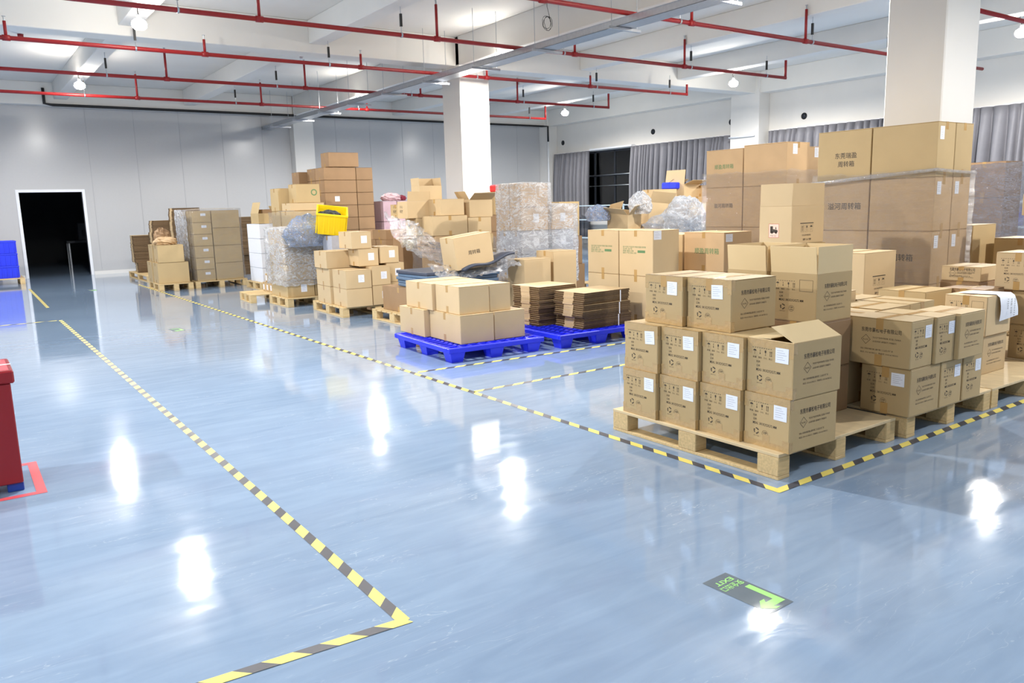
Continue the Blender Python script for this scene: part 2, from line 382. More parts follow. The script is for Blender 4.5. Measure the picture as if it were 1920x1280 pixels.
# windows in the right wall
wn = 0
for y0, y1 in bays:
    wn += 1
    w = MB(); n = round((y1-y0)/1.0); st = (y1-y0)/n
    for k in range(n+1):
        yy = y0+k*st; w.box((XR+.03, yy-.03, WZ0), (XR+.1, yy+.03, WZ1), DARK)
    for zz in (WZ0+.03, 2.45, WZ1-.03): w.box((XR+.03, y0, zz-.03), (XR+.1, y1, zz+.03), DARK)
    w.box((XR+.06, y0, WZ0), (XR+.066, y1, WZ1), GLASS)
    struct(w, 'window_%d' % wn)
# added grey backing close outside, catching room light so the panes look grey
nt_ = MB(); nt_.box((XR+.5, YF-6, -.1), (XR+.6, YB+6, 3.6), mat('window_backing', (96, 92, 90), .9)); struct(nt_, 'backing_outside')
# clothes-rail style bars seen in front of the bare window
for zz, lb in ((2.46, 'upper'), (2.1, 'lower')):
    t = MB(); t.tube([(XR-.06, 18.9, zz), (XR-.06, 21.4, zz)], .012, STEEL); t.box((XR-.07, 18.93, zz-.02), (XR, 18.96, zz+.02), STEEL); t.box((XR-.07, 21.34, zz-.02), (XR, 21.37, zz+.02), STEEL)
    tag(t.build('window_bar'), lb+' thin steel bar across the uncovered dark window', 'bar')
# curtains
def curtain(y0, y1, label, sd, amp=.12, gather=0):
    rnd = random.Random(sd); V = []; F = []; n = int((y1-y0)/.018); nz = 14
    ph = [0]; 
    wl = .2
    for i in range(n):
        if i % 9 == 0: wl = rnd.uniform(.10, .34)
        ph.append(ph[-1]+.018/wl*2*math.pi)
    z0 = .35
    sw = [(y0+(y1-y0)*rnd.random(), .25+.3*rnd.random(), (rnd.random()-.5)*.5) for _ in range(3)]
    for j in range(nz+1):
        t = j/nz; z = 3.3-(3.3-z0)*t
        for i in range(n+1):
            y = y0+(y1-y0)*i/n
            off = amp*(1-2.2*abs(math.sin(ph[i]/2+.3*math.sin(2.5*t+i*.01)))**.7)*(.45+.55*min(1, t*3))
            dy = sum(a*math.exp(-((y-c)/w_)**2)*math.sin(math.pi*min(1, t*1.3))*.35 for c, w_, a in sw)
            V.append((XR-.2+off, y+dy*(1 if y0+.1 < y < y1-.1 else 0), z))
    for j in range(nz):
        for i in range(n): a = j*(n+1)+i; F.append((a, a+1, a+n+2, a+n+1))
    c = thing('curtain', label, 'curtain', (0, 0, 0))
    mb = MB(); mb.add(V, F, CURT, smooth=True); o = mb.build('curtain_cloth', c)
    so = o.modifiers.new('s', 'SOLIDIFY'); so.thickness = .003
    r_ = MB(); r_.cbox((XR-.17, y0-.02, 3.3), (XR-.02, y1+.02, 3.318), WHITEP, .003); r_.build('curtain_rail', c)
curtain(21.25, 23.15, 'pleated grey curtain in the far corner, left of the bare window', 1)
curtain(15.1, 19.1, 'wide pleated grey curtain right of the bare window, ending at the wall pilaster', 2)
curtain(9.6, 13.85, 'grey curtain top showing above the wrapped cartons, right of the wall pilaster', 3)
curtain(5.35, 9.55, 'grey curtain at the right edge, beside the large white column', 4)
t = MB(); t.cbox((XR-.2, 19.14, 3.3), (XR-.02, 21.2, 3.36), WHITEP, .005); tag(t.build('curtain_rail'), 'white bare rail above the uncovered window', 'rail')
# round vent holes
for yy, zz, lb in ((22.87, 3.7, 'in the far corner above the curtain'), (18.36, 3.69, 'above the wide curtain'), (15.28, 3.68, 'close beside the white drain pipe'), (12.92, 3.6, 'above the curtain right of the pilaster')):
    v = MB(); v.tube([(XR-.012, yy, zz), (XR+.01, yy, zz)], .085, BLACK, 20); v.tube([(XR-.02, yy, zz), (XR-.008, yy, zz)], .06, DARK, 20)
    tag(v.build('wall_vent'), 'round dark vent cap on the right wall '+lb, 'vent')
# pipes on walls
dp = thing('drain_pipe', 'white drain pipe running down the wall beside the pilaster, with a side branch', 'pipe', (18.4, 14.98, 0))
t = MB(); t.tube([(0, .04, 0), (0, .04, 4.3)], .05, WHITEP, 14); t.build('pipe', dp)
t = MB(); t.tube([(0, .04, 2.72), (-.0, .04, 2.78)], .058, WHITEP, 14); t.tube([(0, .04, 1.2), (0, .04, 1.26)], .058, WHITEP, 14); t.build('pipe_collar', dp)
t = MB(); t.tube([(-.05, .0, 3.2), (-.42, -.05, 3.2), (-.42, -.9, 3.2)], .02, WHITEP, 8); t.build('branch_pipe', dp)
t = MB(); t.tube([(2.33, YB-.4, 4.7), (2.33, YB-.4, 4.33), (2.5, YB-.4, 4.3), (17.9, YB-.4, 4.3), (18.0, YB-.6, 4.28), (18.0, YB-.6, 3.75)], .035, BLACK, 10)
tag(t.build('black_pipe'), 'long black pipe along the top of the grey back wall, bent at both ends', 'pipe')
t = MB(); t.tube([(18.0, YB-.6, 0), (18.0, YB-.6, 3.74)], .035, WHITEP, 10); tag(t.build('corner_pipe'), 'thin white pipe in the far corner beneath the bent black pipe', 'pipe')

# ------------------------------------------------------------------ lamps
BULB = mat('lit_bulb', (255, 255, 255), .3, emit=((255, 250, 240), 160))
def lamp(x, y, label):
    zt = 4.3 if abs(x-8.75) < .1 else 4.45
    t = thing('hanging_bulb_lamp', label, 'lamp', (x, y, 4.2))
    b = MB(); V = []; F = []; n = 16; prof = [(0, -.11), (.06, -.10), (.095, -.07), (.105, -.03), (.09, .01), (.055, .035), (.03, .045)]
    for r, z in prof:
        for k in range(n): V.append((r*math.cos(2*math.pi*k/n), r*math.sin(2*math.pi*k/n), z))
    for i in range(len(prof)-1):
        for k in range(n): F.append((i*n+k, i*n+(k+1) % n, (i+1)*n+(k+1) % n, (i+1)*n+k))
    b.add(V, F, BULB, smooth=True); b.build('bulb', t)
    s = MB(); s.tube([(0, 0, .04), (0, 0, .1)], .028, WHITEP, 12); s.build('socket', t)
    c = MB(); c.tube([(0, 0, .1), (.0, .03, .16), (.01, .05, .22), (.03, .05, zt-4.2)], .009, BLACK, 6); c.build('cord', t)
    L = bpy.data.lights.new('bulb_light', 'SPOT'); L.energy = LAMP_WATT*{.3: 1.0, 6.5: 1.1, 12.6: .78, 18.8: .74}[y]; L.color = (1, .975, .935); L.shadow_soft_size = .06
    L.spot_size = R(178); L.spot_blend = .35          # the bulb throws most of its light downwards
    lo = bpy.data.objects.new('bulb_light', L); COL.objects.link(lo); lo.parent = t; lo.location = (0, 0, -.15)
    return t
LL = {(2.55, 12.6): 'lit bulb lamp near the top left, nearer of the two on the left', (2.55, 18.8): 'lit bulb lamp over the dark doorway side, farther of the two on the left',
      (8.75, 18.8): 'lit bulb lamp beside the cable tray, left of the middle column', (8.75, 12.6): 'lit bulb lamp right above the bright face of the middle column',
      (15.3, 18.8): 'lit bulb lamp in front of the far corner, right of the middle column', (15.3, 12.6): 'lit bulb lamp near the wall pilaster with the drain pipe',
      (15.3, 6.5): 'lit bulb lamp at the right edge beyond the large column'}
HID = ['leftmost row', 'second row from the left', 'tray side row', 'window side row']
for (x, y) in LAMP_GRID:
    if y < 1 and 0 < x < 5: continue
    lb = LL.get((x, y)) or 'lit bulb lamp out of the frame, %s, %s' % (HID[[-3.6, 2.55, 8.75, 15.3].index(x)], {.3: 'fourth from the back', 6.5: 'third from the back', 12.6: 'second from the back', 18.8: 'nearest the back wall'}[y])
    lamp(x, y, lb)

# ------------------------------------------------------------------ sprinkler pipes
PZ = 4.05
def sprinkler_line(y, x0, x1, label, end=True, rh=.5):
    t = thing('sprinkler_pipe', label, 'pipe', (0, y, PZ), 0, 'red sprinkler pipes under the ceiling')
    p = MB(); pts = [(x0, 0, 0), (x1, 0, 0)]
    p.tube(pts, .032, RED, 10); p.build('main_pipe', t)
    if end:
        e = MB(); e.tube([(x1-.01, 0, -.03), (x1-.01, 0, min(.36, rh))], .027, RED, 8); e.build('end_riser', t)
    x = 1.0; k = 0
    while x > x0: x -= 2.73
    x += 2.73
    while x < x1-.5:
        r = MB(); r.tube([(x, 0, .02), (x, 0, rh)], .022, RED, 8); r.tube([(x-.05, 0, 0), (x+.05, 0, 0)], .042, RED, 10); ro = r.build('riser', t)
        h = MB(); h.tube([(x, 0, rh), (x, 0, rh+.06)], .012, STEEL, 6); h.tube([(x, 0, rh+.06), (x, 0, rh+.065)], .025, STEEL, 8); h.build('sprinkler_head', t)
        x += 2.73
    for bx in (-3.5, -.2, 2.7, 5.85, 8.95, 12.1, 14.4):
        if x0 < bx < x1:
            h = MB(); h.box((bx-.016, -.016, .12), (bx+.016, .016, .3), BLACK); h.tube([(bx, 0, .3), (bx, 0, .4)], .006, STEEL, 6); h.tube([(bx, 0, .03), (bx, 0, .12)], .006, STEEL, 6); h.tube([(bx-.012, 0, 0), (bx+.012, 0, 0)], .04, STEEL, 10); h.build('hanger', t)
sprinkler_line(8.35, -9, 18.0, 'red sprinkler pipe with risers, nearest of the long ones, passing behind the large column', False)
sprinkler_line(11.0, -9, 15.05, 'red sprinkler pipe crossing above the left lamp, second nearest of those ending at a riser')
sprinkler_line(13.75, -9, 15.0, 'red sprinkler pipe just in front of the middle column', True, .23)
sprinkler_line(16.5, -9, 14.95, 'red sprinkler pipe just behind the middle column')
sprinkler_line(19.35, -9, 15.0, 'red sprinkler pipe farthest back, nearest the grey wall')
sprinkler_line(5.8, 11.8, 18.0, 'short red sprinkler pipe at the top right corner beyond the large column', False)
for x, y in ((1.51, 17.6), (6.68, 17.2)):
    d = MB(); d.tube([(x, y, 4.8), (x, y, 4.85)], .05, RED, 14); d.tube([(x, y, 4.75), (x, y, 4.8)], .03, WHITEP, 12)
    tag(d.build('heat_detector'), 'small red detector on the ceiling, %s' % ('at the far left' if x < 3 else 'left of the middle column'), 'detector')
# cable tray
ct = thing('cable_tray', 'long galvanised cable tray hung on thin rods from the ceiling', 'tray', (8.0, 0, 3.9))
a = MB(); a.box((-.15, YF, 0), (.15, YB-.05, .004), STEEL); a.box((-.15, YF, 0), (-.146, YB-.05, .09), STEEL); a.box((.146, YF, 0), (.15, YB-.05, .09), STEEL); a.build('tray_channel', ct)
a = MB(); a.box((-.16, YF, .09), (.16, YB-.3, .096), STEEL); a.build('tray_cover', ct)
a = MB(); a.box((-.145, YB-.1, .005), (.145, YB-.02, .088), BLACK); a.build('dark_open_end', ct)  # black block standing in for the dark inside of the tray's open end
y = 6.75
while y < 23.2:
    h = MB(); h.cbox((-.3, y-.02, -.045), (.3, y+.02, -.005), STEEL, .003); h.tube([(-.24, y, -.03), (-.24, y, .95)], .005, STEEL, 6); h.tube([(.24, y, -.03), (.24, y, .95)], .005, STEEL, 6); h.build('hanger', ct)
    y += 1.75
# dangling wire coils
def coil(x, y, z, label):
    pts = [(x, y, ZC), (x, y, z+.25)]; rnd = random.Random(int(x*10))
    for k in range(44): a = k*.45; pts.append((x+.075*math.cos(a)*(1+.2*rnd.random()), y+.03*math.sin(a*.7), z+.1*math.sin(a)*(1+.2*math.sin(k*.2))))
    m_ = MB(); m_.tube(pts, .004, BLACK, 5); tag(m_.build('wire_coil'), label, 'wire')
coil(8.25, 10.55, 4.38, 'loose grey wire coil hanging from the ceiling left of the cable tray')
coil(11.3, 6.9, 4.5, 'loose wire coil hanging at the top edge left of the large column')
# emergency style junction by back wall
t = MB(); t.tube([(9.9, YB-.42, 4.42), (9.9, YB-.35, 4.42)], .07, WHITEP, 16); tag(t.build('round_fixture'), 'small round white fixture above the black pipe on the back wall', 'fixture')

# ------------------------------------------------------------------ floor tapes and signs
def stripe_tape(p0, p1, label, w=.05, z0=.0012, ye=.108, bl=.095, side=1, start=0):
    p0 = Vector(p0+(0,)); p1 = Vector(p1+(0,)); L = (p1-p0).length; d = (p1-p0)/L; n = Vector((-d.y, d.x, 0))
    o = bpy.data.objects
    mb = MB(); s = -start; k = 0; sl = .055*side
    def P(a, b):
        a = max(0, min(L, a)); q = d*a+n*b; return (q.x, q.y, z0)
    while s < L+.1:
        ln = ye if k % 2 == 0 else bl
        if s+ln > -.06:
            vs = [P(s-sl/2, -w/2), P(s+ln-sl/2, -w/2), P(s+ln+sl/2, w/2), P(s+sl/2, w/2)]
            if (Vector(vs[0])-Vector(vs[1])).length+(Vector(vs[2])-Vector(vs[3])).length > .002:
                mb.add(vs, [(0, 1, 2, 3)], TYEL if k % 2 == 0 else TBLK)
        s += ln; k += 1
    ob = mb.build('floor_tape', None, p0); tag(ob, label, 'tape')
TG = None
stripe_tape((1.205, 2.44), (1.215, 13.5), 'yellow and black floor tape along the left side of the aisle, from the near corner', side=-1)
stripe_tape((1.23, 2.462), (-1.0, 2.60), 'yellow and black floor tape running from the near left corner to the bottom edge', z0=.0022, side=-1)
stripe_tape((3.375, 2.415), (3.33, 19.2), 'long yellow and black floor tape along the right side of the aisle beside the pallets', side=-1)
stripe_tape((3.35, 2.435), (12.0, 2.47), 'yellow and black floor tape in front of the printed carton pallets at the right', z0=.0022, side=1)
stripe_tape((3.40, 6.42), (7.6, 6.12), 'faded striped floor tape between the blue pallets and the aisle, farther of two', side=1)
stripe_tape((3.37, 5.4), (7.0, 5.36), 'faded striped floor tape behind the front pallet, nearer of two', side=1)
stripe_tape((1.24, 15.6), (1.3, 20.2), 'short worn striped floor tape in front of the dark doorway', side=-1)
stripe_tape((1.18, 13.5), (-2.5, 13.45), 'thin worn striped floor tape crossing to the left edge', side=1)
def exit_sign(x, y, label, sc=1):
    t = thing('exit_floor_sign', label, 'sign', (x, y, 0), R(180+2))
    w, h = .145*sc, .315*sc; FT = Matrix.Translation((0, 0, .001))
    b = MB(); b.add([(-w/2, -h/2, .001), (w/2, -h/2, .001), (w/2, h/2, .001), (-w/2, h/2, .001)], [(0, 1, 2, 3)], SIGNG); b.build('sign_plate', t)
    a = MB(); q = lambda pts: poly(a, FT, [(u*sc-w/2, v*sc-h/2) for u, v in pts], GLOW)
    q([(.012, .125), (.042, .125), (.042, .252), (.012, .287)]); q([(.012, .287), (.042, .252), (.085, .252), (.085, .287)])
    q([(.085, .287), (.068, .305), (.095, .305), (.137, .268), (.085, .252)]); q([(.085, .252), (.137, .268), (.095, .232), (.068, .232)])
    a.build('arrow', t)
    z_ = MB(); put_text(z_, '安全出口', FT, -w/2+.012*sc, -h/2+.075*sc, .038*sc, GLOW, width=.12*sc, bold=.012)
    put_text(z_, 'EXIT', FT, -w/2+.02*sc, -h/2+.035*sc, .036*sc, GLOW, width=.1*sc, bold=.02); z_.build('lettering', t)
exit_sign(2.362, 1.833, 'green EXIT arrow sign stuck to the floor in the foreground')
exit_sign(2.33, 11.1, 'small green arrow sign on the floor in the middle of the aisle')
exit_sign(2.33, 18.6, 'tiny green arrow sign on the floor just before the dark doorway')

# ------------------------------------------------------------------ pallets
def wood_pallet(x0, y0, x1, y1, label, rz=0, ply=False, blocks=(3, 3)):
    w, d = x1-x0, y1-y0
    t = thing('wooden_pallet', label, 'pallet', ((x0+x1)/2, (y0+y1)/2, 0), rz)
    dk = MB()
    if ply: dk.cbox((-w/2, -d/2, .126), (w/2, d/2, .144), PLY, .002)
    else:
        n = max(5, round(d/.15)); bwid = d/n*.8
        for k in range(n): yy = -d/2+k*(d-bwid)/(n-1); dk.cbox((-w/2, yy, .124), (w/2, yy+bwid, .144), WOOD, .002)
    dk.build('deck', t)
    for i in range(3):
        xx = -w/2+i*(w-.1)/2
        s = MB(); s.cbox((xx, -d/2, 0), (xx+.1, d/2, .018), WOOD, .002); s.build('skid_board', t)
        for j in range(3):
            yy = -d/2+j*(d-.14)/2
            b = MB(); b.cbox((xx, yy, .018), (xx+.1, yy+.14, .1235 if not ply else .1255), WOOD, .004); b.build('block', t)
    return t
def blue_pallet(x0, y0, x1, y1, label, rz=0):
    w, d = x1-x0, y1-y0
    t = thing('plastic_pallet', label, 'pallet', ((x0+x1)/2, (y0+y1)/2, 0), rz)
    dk = MB(); h0, h1 = .1, .15
    for a, b in (((-w/2, -d/2, h0), (w/2, -d/2+.05, h1)), ((-w/2, d/2-.05, h0), (w/2, d/2, h1)), ((-w/2, -d/2+.05, h0), (-w/2+.05, d/2-.05, h1)), ((w/2-.05, -d/2+.05, h0), (w/2, d/2-.05, h1))): dk.cbox(a, b, BLUE, .006)
    n = 13
    for k in range(1, n):
        yy = -d/2+.05+k*(d-.1)/n; dk.box((-w/2+.04, yy-.012, h0+.01), (w/2-.04, yy+.012, h1-.001), BLUE)
    n = 9
    for k in range(1, n):
        xx = -w/2+.05+k*(w-.1)/n; dk.box((xx-.012, -d/2+.04, h0+.01), (xx+.012, d/2-.04, h1-.001), BLUE)
    dk.build('deck', t)
    for sx in (-1, 0, 1):
        for sy in (-1, 0, 1):
            c = MB(); X = sx*(w/2-.11); Y = sy*(d/2-.11); a_, b_ = .085, .062; z1 = h0+.012
            V = [(X-b_, Y-b_, 0), (X+b_, Y-b_, 0), (X+b_, Y+b_, 0), (X-b_, Y+b_, 0), (X-a_, Y-a_, z1), (X+a_, Y-a_, z1), (X+a_, Y+a_, z1), (X-a_, Y+a_, z1)]
            c.add(V, [(3,2,1,0),(4,5,6,7),(0,1,5,4),(1,2,6,5),(2,3,7,6),(3,0,4,7)], BLUE); c.build('foot', t)
    return t

# ------------------------------------------------------------------ carton printing
def umbrella(mb, FT, u, v, s, M):
    pts = [(math.cos(a)*.5, .45+math.sin(a)*.42) for a in [i*math.pi/8 for i in range(9)]]
    poly(mb, FT, pts, M, (u, v), s); rect(mb, FT, u-.035*s, v-.35*s, u+.035*s, v+.45*s, M); rect(mb, FT, u-.16*s, v-.38*s, u+.035*s, v-.31*s, M)
def glass_icon(mb, FT, u, v, s, M):
    poly(mb, FT, [(-.2, .85), (-.26, .5), (-.1, .18), (.1, .18), (.26, .5), (.2, .85)], M, (u, v), s); rect(mb, FT, u-.04*s, v-.35*s, u+.04*s, v+.2*s, M); rect(mb, FT, u-.22*s, v-.42*s, u+.22*s, v-.35*s, M)
def limit_icon(mb, FT, u, v, s, M):
    for k in range(3): rect(mb, FT, u-.12*s, v+(.45+.17*k)*s, u+.12*s, v+(.53+.17*k)*s, M)
    rect(mb, FT, u-.03*s, v-.1*s, u+.03*s, v+.4*s, M); poly(mb, FT, [(-.22, .05), (0, -.32), (.22, .05)], M, (u, v), s)
def arrows_icon(mb, FT, u, v, s, M):
    for q in (-.22, .22):
        rect(mb, FT, u+(q-.06)*s, v-.35*s, u+(q+.06)*s, v+.55*s, M); poly(mb, FT, [(q-.17, .5), (q+.17, .5), (q, .88)], M, (u, v), s)
    rect(mb, FT, u-.4*s, v-.46*s, u+.4*s, v-.38*s, M)
def recycle(mb, FT, u, v, r, M):
    for k in range(3):
        a = math.pi/2+k*2*math.pi/3
        ring(mb, FT, u, v, r, r*.36, M, 6, a-.80, a+.30)
        e = a-.80; t = (math.cos(e), math.sin(e)); nrm = (math.sin(e), -math.cos(e)); c = r*.82
        p = [(t[0]*(c+r*.34), t[1]*(c+r*.34)), (t[0]*(c-r*.34), t[1]*(c-r*.34)), (t[0]*c+nrm[0]*r*.42, t[1]*c+nrm[1]*r*.42)]
        poly(mb, FT, [p[0], p[2], p[1]][::1], M, (u, v))
def print_end(mb, w, d, h, side, boxframe=False):
    FT = face_T(side, w, d, h); W = d if side == '-x' else w; k = W/.315; q = h/.3
    for i, f in enumerate((umbrella, limit_icon, glass_icon, arrows_icon)):
        f(mb, FT, (.052+.037*i)*k, .222*q, .022, INK)
        put_text(mb, ('防潮', '堆码', '小心', '向上')[i], FT, (.040+.037*i)*k, .193*q, .012, INK, res=1)
    for i in range(9): rect(mb, FT, (.036+.0155*i)*k, .249*q, (.044+.0155*i)*k, .252*q, INK)
    put_text(mb, 'N.W:', FT, .066*k, .168*q, .019, INK, width=.026*k, res=1, bold=.01)
    put_text(mb, 'G.W:', FT, .066*k, .146*q, .019, INK, width=.026*k, res=1, bold=.01)
    put_text(mb, 'MEAS: 381X292X272 MM', FT, .064*k, .123*q, .021, INK, width=.165*k, res=1, bold=.008)
    recycle(mb, FT, .090*k, .085*q, .018, INK)
    put_text(mb, 'RECYCLE', FT, .072*k, .054*q, .008, INK, width=.036, res=1)
    ring(mb, FT, .150*k, .078*q, .020, .0016, INK, 22); put_text(mb, 'CTP', FT, .137*k, .078*q, .015, INK, width=.026, res=1, bold=.03); rect(mb, FT, .139*k, .068*q, .161*k, .072*q, INK)
    if boxframe: frame(mb, FT, .2*k, .19*q, .288*k, .262*q, .0018, INK)
def print_long(mb, w, d, h, side):
    FT = face_T(side, w, d, h); W = d if side == '-x' else w; k = W/.41; q = h/.3
    put_text(mb, '东莞市豪松电子有限公司', FT, .085*k, .212*q, .030, INK, width=.262*k, bold=.012)
    u, v, r = .117*k, .160*q, .030
    for a, b in (((-r, 0), (0, r)), ((0, r), (r, 0)), ((r, 0), (0, -r)), ((0, -r), (-r, 0))):
        n = Vector((a[1]-b[1], b[0]-a[0])).normalized()*.0011; mb.add([(u+a[0]-n.x, v+a[1]-n.y, .0006), (u+b[0]-n.x, v+b[1]-n.y, .0006), (u+b[0]+n.x, v+b[1]+n.y, .0006), (u+a[0]+n.x, v+a[1]+n.y, .0006)], [(0, 1, 2, 3)], INK, FT)
    put_text(mb, 'RoHS', FT, u-.017, v-.006, .014, INK, width=.034, res=1)
    put_text(mb, '专业生产各类环保纸箱, 变压器, 开关电源,', FT, .162*k, .171*q, .012, INK, width=.185*k, res=1)
    put_text(mb, 'LED驱动电源, 适配器系列, 充电器系列', FT, .162*k, .147*q, .012, INK, width=.155*k, res=1)
    put_text(mb, '地址: 东莞市横沥镇山厦村第二工业区2号厂房', FT, .083*k, .095*q, .012, INK, width=.215*k, res=1)
    put_text(mb, '电话: 0769-81785311  传真号: 0769-81785322', FT, .083*k, .072*q, .012, INK, width=.25*k, res=1)
def print_green(mb, w, d, h, side):
    FT = face_T(side, w, d, h); W = d if side == '-x' else w
    for i, l in enumerate((.68, .28, .32, .4)): put_text(mb, ('客户名称 产品型号 数量 重量 周转箱', '名称 型号', '数量 重量 日期', '编号 产地 合格 日期')[i], FT, .12*W, h*(.62-.045*i), .022, INKG, width=W*l, res=1)
    rect(mb, FT, W*.56, h*.51, W*.78, h*.565, INKG)
def print_words(mb, w, d, h, side, lines, ink, u0, v0, size, gap):
    FT = face_T(side, w, d, h)
    for i, (s, du) in enumerate(lines): put_text(mb, s, FT, u0+du, v0-i*gap, size, ink, bold=.01)
def print_forklift(mb, w, d, h):
    FT = face_T('-x', w, d, h); u, v = d*.30, h*.16; s = .11
    rect(mb, FT, u, v, u+s, v+s*1.15, mat('sticker_pink', (236, 200, 180), .5), .0004); frame(mb, FT, u, v, u+s, v+s*1.15, .003, INKR)
    poly(mb, FT, [(.2, .5), (.2, .95), (.42, .95), (.42, .72), (.85, .66), (.9, .5), (.8, .42), (.3, .42)], INK, (u, v), s)
    for a in (.33, .72): ring(mb, FT, u+a*s, v+.42*s, .1*s, .1*s, INK, 10)
    poly(mb, FT, [(.62, .72), (.78, .72), (.7, .95)], INK, (u, v), s); rect(mb, FT, u+.15*s, v+.38*s, u+.24*s, v+.95*s, INK)
    put_text(mb, '严禁 叉压', FT, u+.15*s, v+.1*s, .016, INK, res=1)
    iconset(mb, w, d, h)
def iconset(mb, w, d, h):
    FT = face_T('-y', w, d, h); u, v = w*.26, h*.30
    rect(mb, FT, u, v+.075, u+.2, v+.083, INK)
    for i, f in enumerate((arrows_icon, glass_icon, umbrella)):
        frame(mb, FT, u+.012+.066*i, v, u+.058+.066*i, v+.065, .0012, INK); f(mb, FT, u+.035+.066*i, v+.028, .034, INK)
    put_text(mb, '注意 请勿倒置踩踏', FT, u+.03, v-.035, .016, INK, res=1); put_text(mb, '易碎 小心轻放', FT, u+.045, v-.075, .02, INK, res=1, bold=.02)

# ------------------------------------------------------------------ cartons
def carton(P, z, w, d, h, label, rz=0, m=KR, prn=None, tape='z', labels=(), group=None, name='carton', edgetape=False, flaps=None, seam='x', tilt=None, tm=None, fm=None):
    """w along x, d along y; P is the near corner (smallest x and y before turning)"""
    c, s = math.cos(rz), math.sin(rz)
    ctr = (P[0]+c*w/2-s*d/2, P[1]+s*w/2+c*d/2, z)
    w -= .006; d -= .006; h -= .0015
    t = thing(name, label, 'carton', ctr, rz, group)
    if tilt: t.rotation_euler = (tilt[0], tilt[1], rz)
    b = MB(); tm = tm or TAPE
    if flaps is None:
        b.cbox((-w/2, -d/2, 0), (w/2, d/2, h-.004), m, .005)
        g = .0025
        if seam == 'x':
            b.cbox((-w/2, -d/2, h-.004), (w/2, -g, h), m, .001); b.cbox((-w/2, g, h-.004), (w/2, d/2, h), m, .001)
        else:
            b.cbox((-w/2, -d/2, h-.004), (-g, d/2, h), m, .001); b.cbox((g, -d/2, h-.004), (w/2, d/2, h), m, .001)
    else:
        e = .005
        b.cbox((-w/2, -d/2, 0), (w/2, d/2, e), m, .001)
        for a_, c_ in (((-w/2, -d/2, e), (w/2, -d/2+e, h)), ((-w/2, d/2-e, e), (w/2, d/2, h)), ((-w/2, -d/2+e, e), (-w/2+e, d/2-e, h)), ((w/2-e, -d/2+e, e), (w/2, d/2-e, h))): b.cbox(a_, c_, m, .001)
        rect(b, face_T('+z', w, d, h), .01, .01, w-.01, d-.01, KRIN, e-h+.001)
        for side, ang, ln in flaps:      # angle 0 = closed, 90 = upright, 180 = folded out flat
            L = (d/2 if side in ('-y', '+y') else w/2) if ln is None else ln
            hw = (w if side in ('-y', '+y') else d)/2-.004
            a = R(ang); f = MB(); f.cbox((-hw, 0, -.002), (hw, L, .002), fm or m, .0008)
            base = {'-y': (Vector((0, -d/2+.003, h+.001)), 0), '+y': (Vector((0, d/2-.003, h+.001)), math.pi), '-x': (Vector((-w/2+.003, 0, h+.001)), -math.pi/2), '+x': (Vector((w/2-.003, 0, h+.001)), math.pi/2)}[side]
            fo = f.build('flap', t); fo.matrix_local = Matrix.Translation(base[0]) @ Matrix.Rotation(base[1], 4, 'Z') @ Matrix.Rotation(a, 4, 'X')
    if prn: prn(b, w, d, h)
    b.build('carton_body', t)
    if tape and flaps is None:
        tp = MB(); k = .024 if w < .7 else .03; n = .0009; dr = min(.07, h*.25)
        TT = face_T('+z', w, d, h)
        if seam == 'x':
            rect(tp, TT, 0, d/2-k, w, d/2+k, tm, n); FX = face_T('-x', w, d, h); rect(tp, FX, d/2-k, h-dr, d/2+k, h, tm, n)
            if not edgetape: tp.build('packing_tape', t); tp = MB(); rect(tp, FX, d/2-k, 0, d/2+k, dr, tm, n)
        else:
            rect(tp, TT, w/2-k, 0, w/2+k, d, tm, n); FY = face_T('-y', w, d, h); rect(tp, FY, w/2-k, h-dr, w/2+k, h, tm, n); tp.build('packing_tape', t); tp = MB(); rect(tp, FY, w/2-k, 0, w/2+k, dr, tm, n)
        tp.build('packing_tape', t)
    if edgetape:
        tp = MB(); FX = face_T('-x', w, d, h); FY = face_T('-y', w, d, h); TT = face_T('+z', w, d, h); n = .0007
        if flaps is None: rect(tp, TT, 0, 0, .03, d, TAPEC, n+.0004)
        rect(tp, FX, 0, h-.045, d, h, TAPEC, n); rect(tp, FY, 0, h-.06, .03, h, TAPEC, n)
        rect(tp, FX, 0, h-.085, .03, h-.045, TAPEC, n); rect(tp, FX, d-.03, h-.085, d, h-.045, TAPEC, n)
        tp.build('edge_tape', t); tp = MB(); rect(tp, FX, 0, 0, d, .035, TAPEC, n); rect(tp, FX, d-.045, .035, d, .065, TAPEC, n); rect(tp, FX, 0, .035, .03, .065, TAPEC, n)
        rect(tp, FX, d/2-.024, .035, d/2+.024, .075, TAPEC, n); rect(tp, FY, 0, 0, .03, .06, TAPEC, n)
        tp.build('edge_tape', t)
    for (side, u, v, lw, lh, *r_) in labels:
        lb = MB(); FT = face_T(side, w, d, h); q = Matrix.Translation((u*(d if side == '-x' else w)+lw/2, v*h+lh/2, 0)) @ Matrix.Rotation(r_[0] if r_ else 0, 4, 'Z')
        FL = FT @ q; rect(lb, FL, -lw/2, -lh/2, lw/2, lh/2, PAPER, .0016)
        for i in range(5): rect(lb, FL, -lw*.38, lh*(.32-.15*i), lw*(.1+.25*((i*7) % 3)/2), lh*(.32-.15*i)+lh*.02, PINK_, .002)
        lb.build('paper_label', t)
    return t
P_END = lambda side, bf=False: (lambda b, w, d, h: print_end(b, w, d, h, side, bf))
P_LONG = lambda side: (lambda b, w, d, h: print_long(b, w, d, h, side))
def both(*f): return lambda b, w, d, h: [g(b, w, d, h) for g in f]
HS = both(P_END('-x'), P_LONG('-y'))      # small printed end towards the aisle, company name on the other side
HS2 = both(P_LONG('-x'), P_END('-y'))
LB = lambda u=.66, v=.60, r=0: [('-x', u, v, .085, .082, r)]
LBY = lambda u=.62, v=.60, r=0: [('-y', u, v, .075, .08, r)]

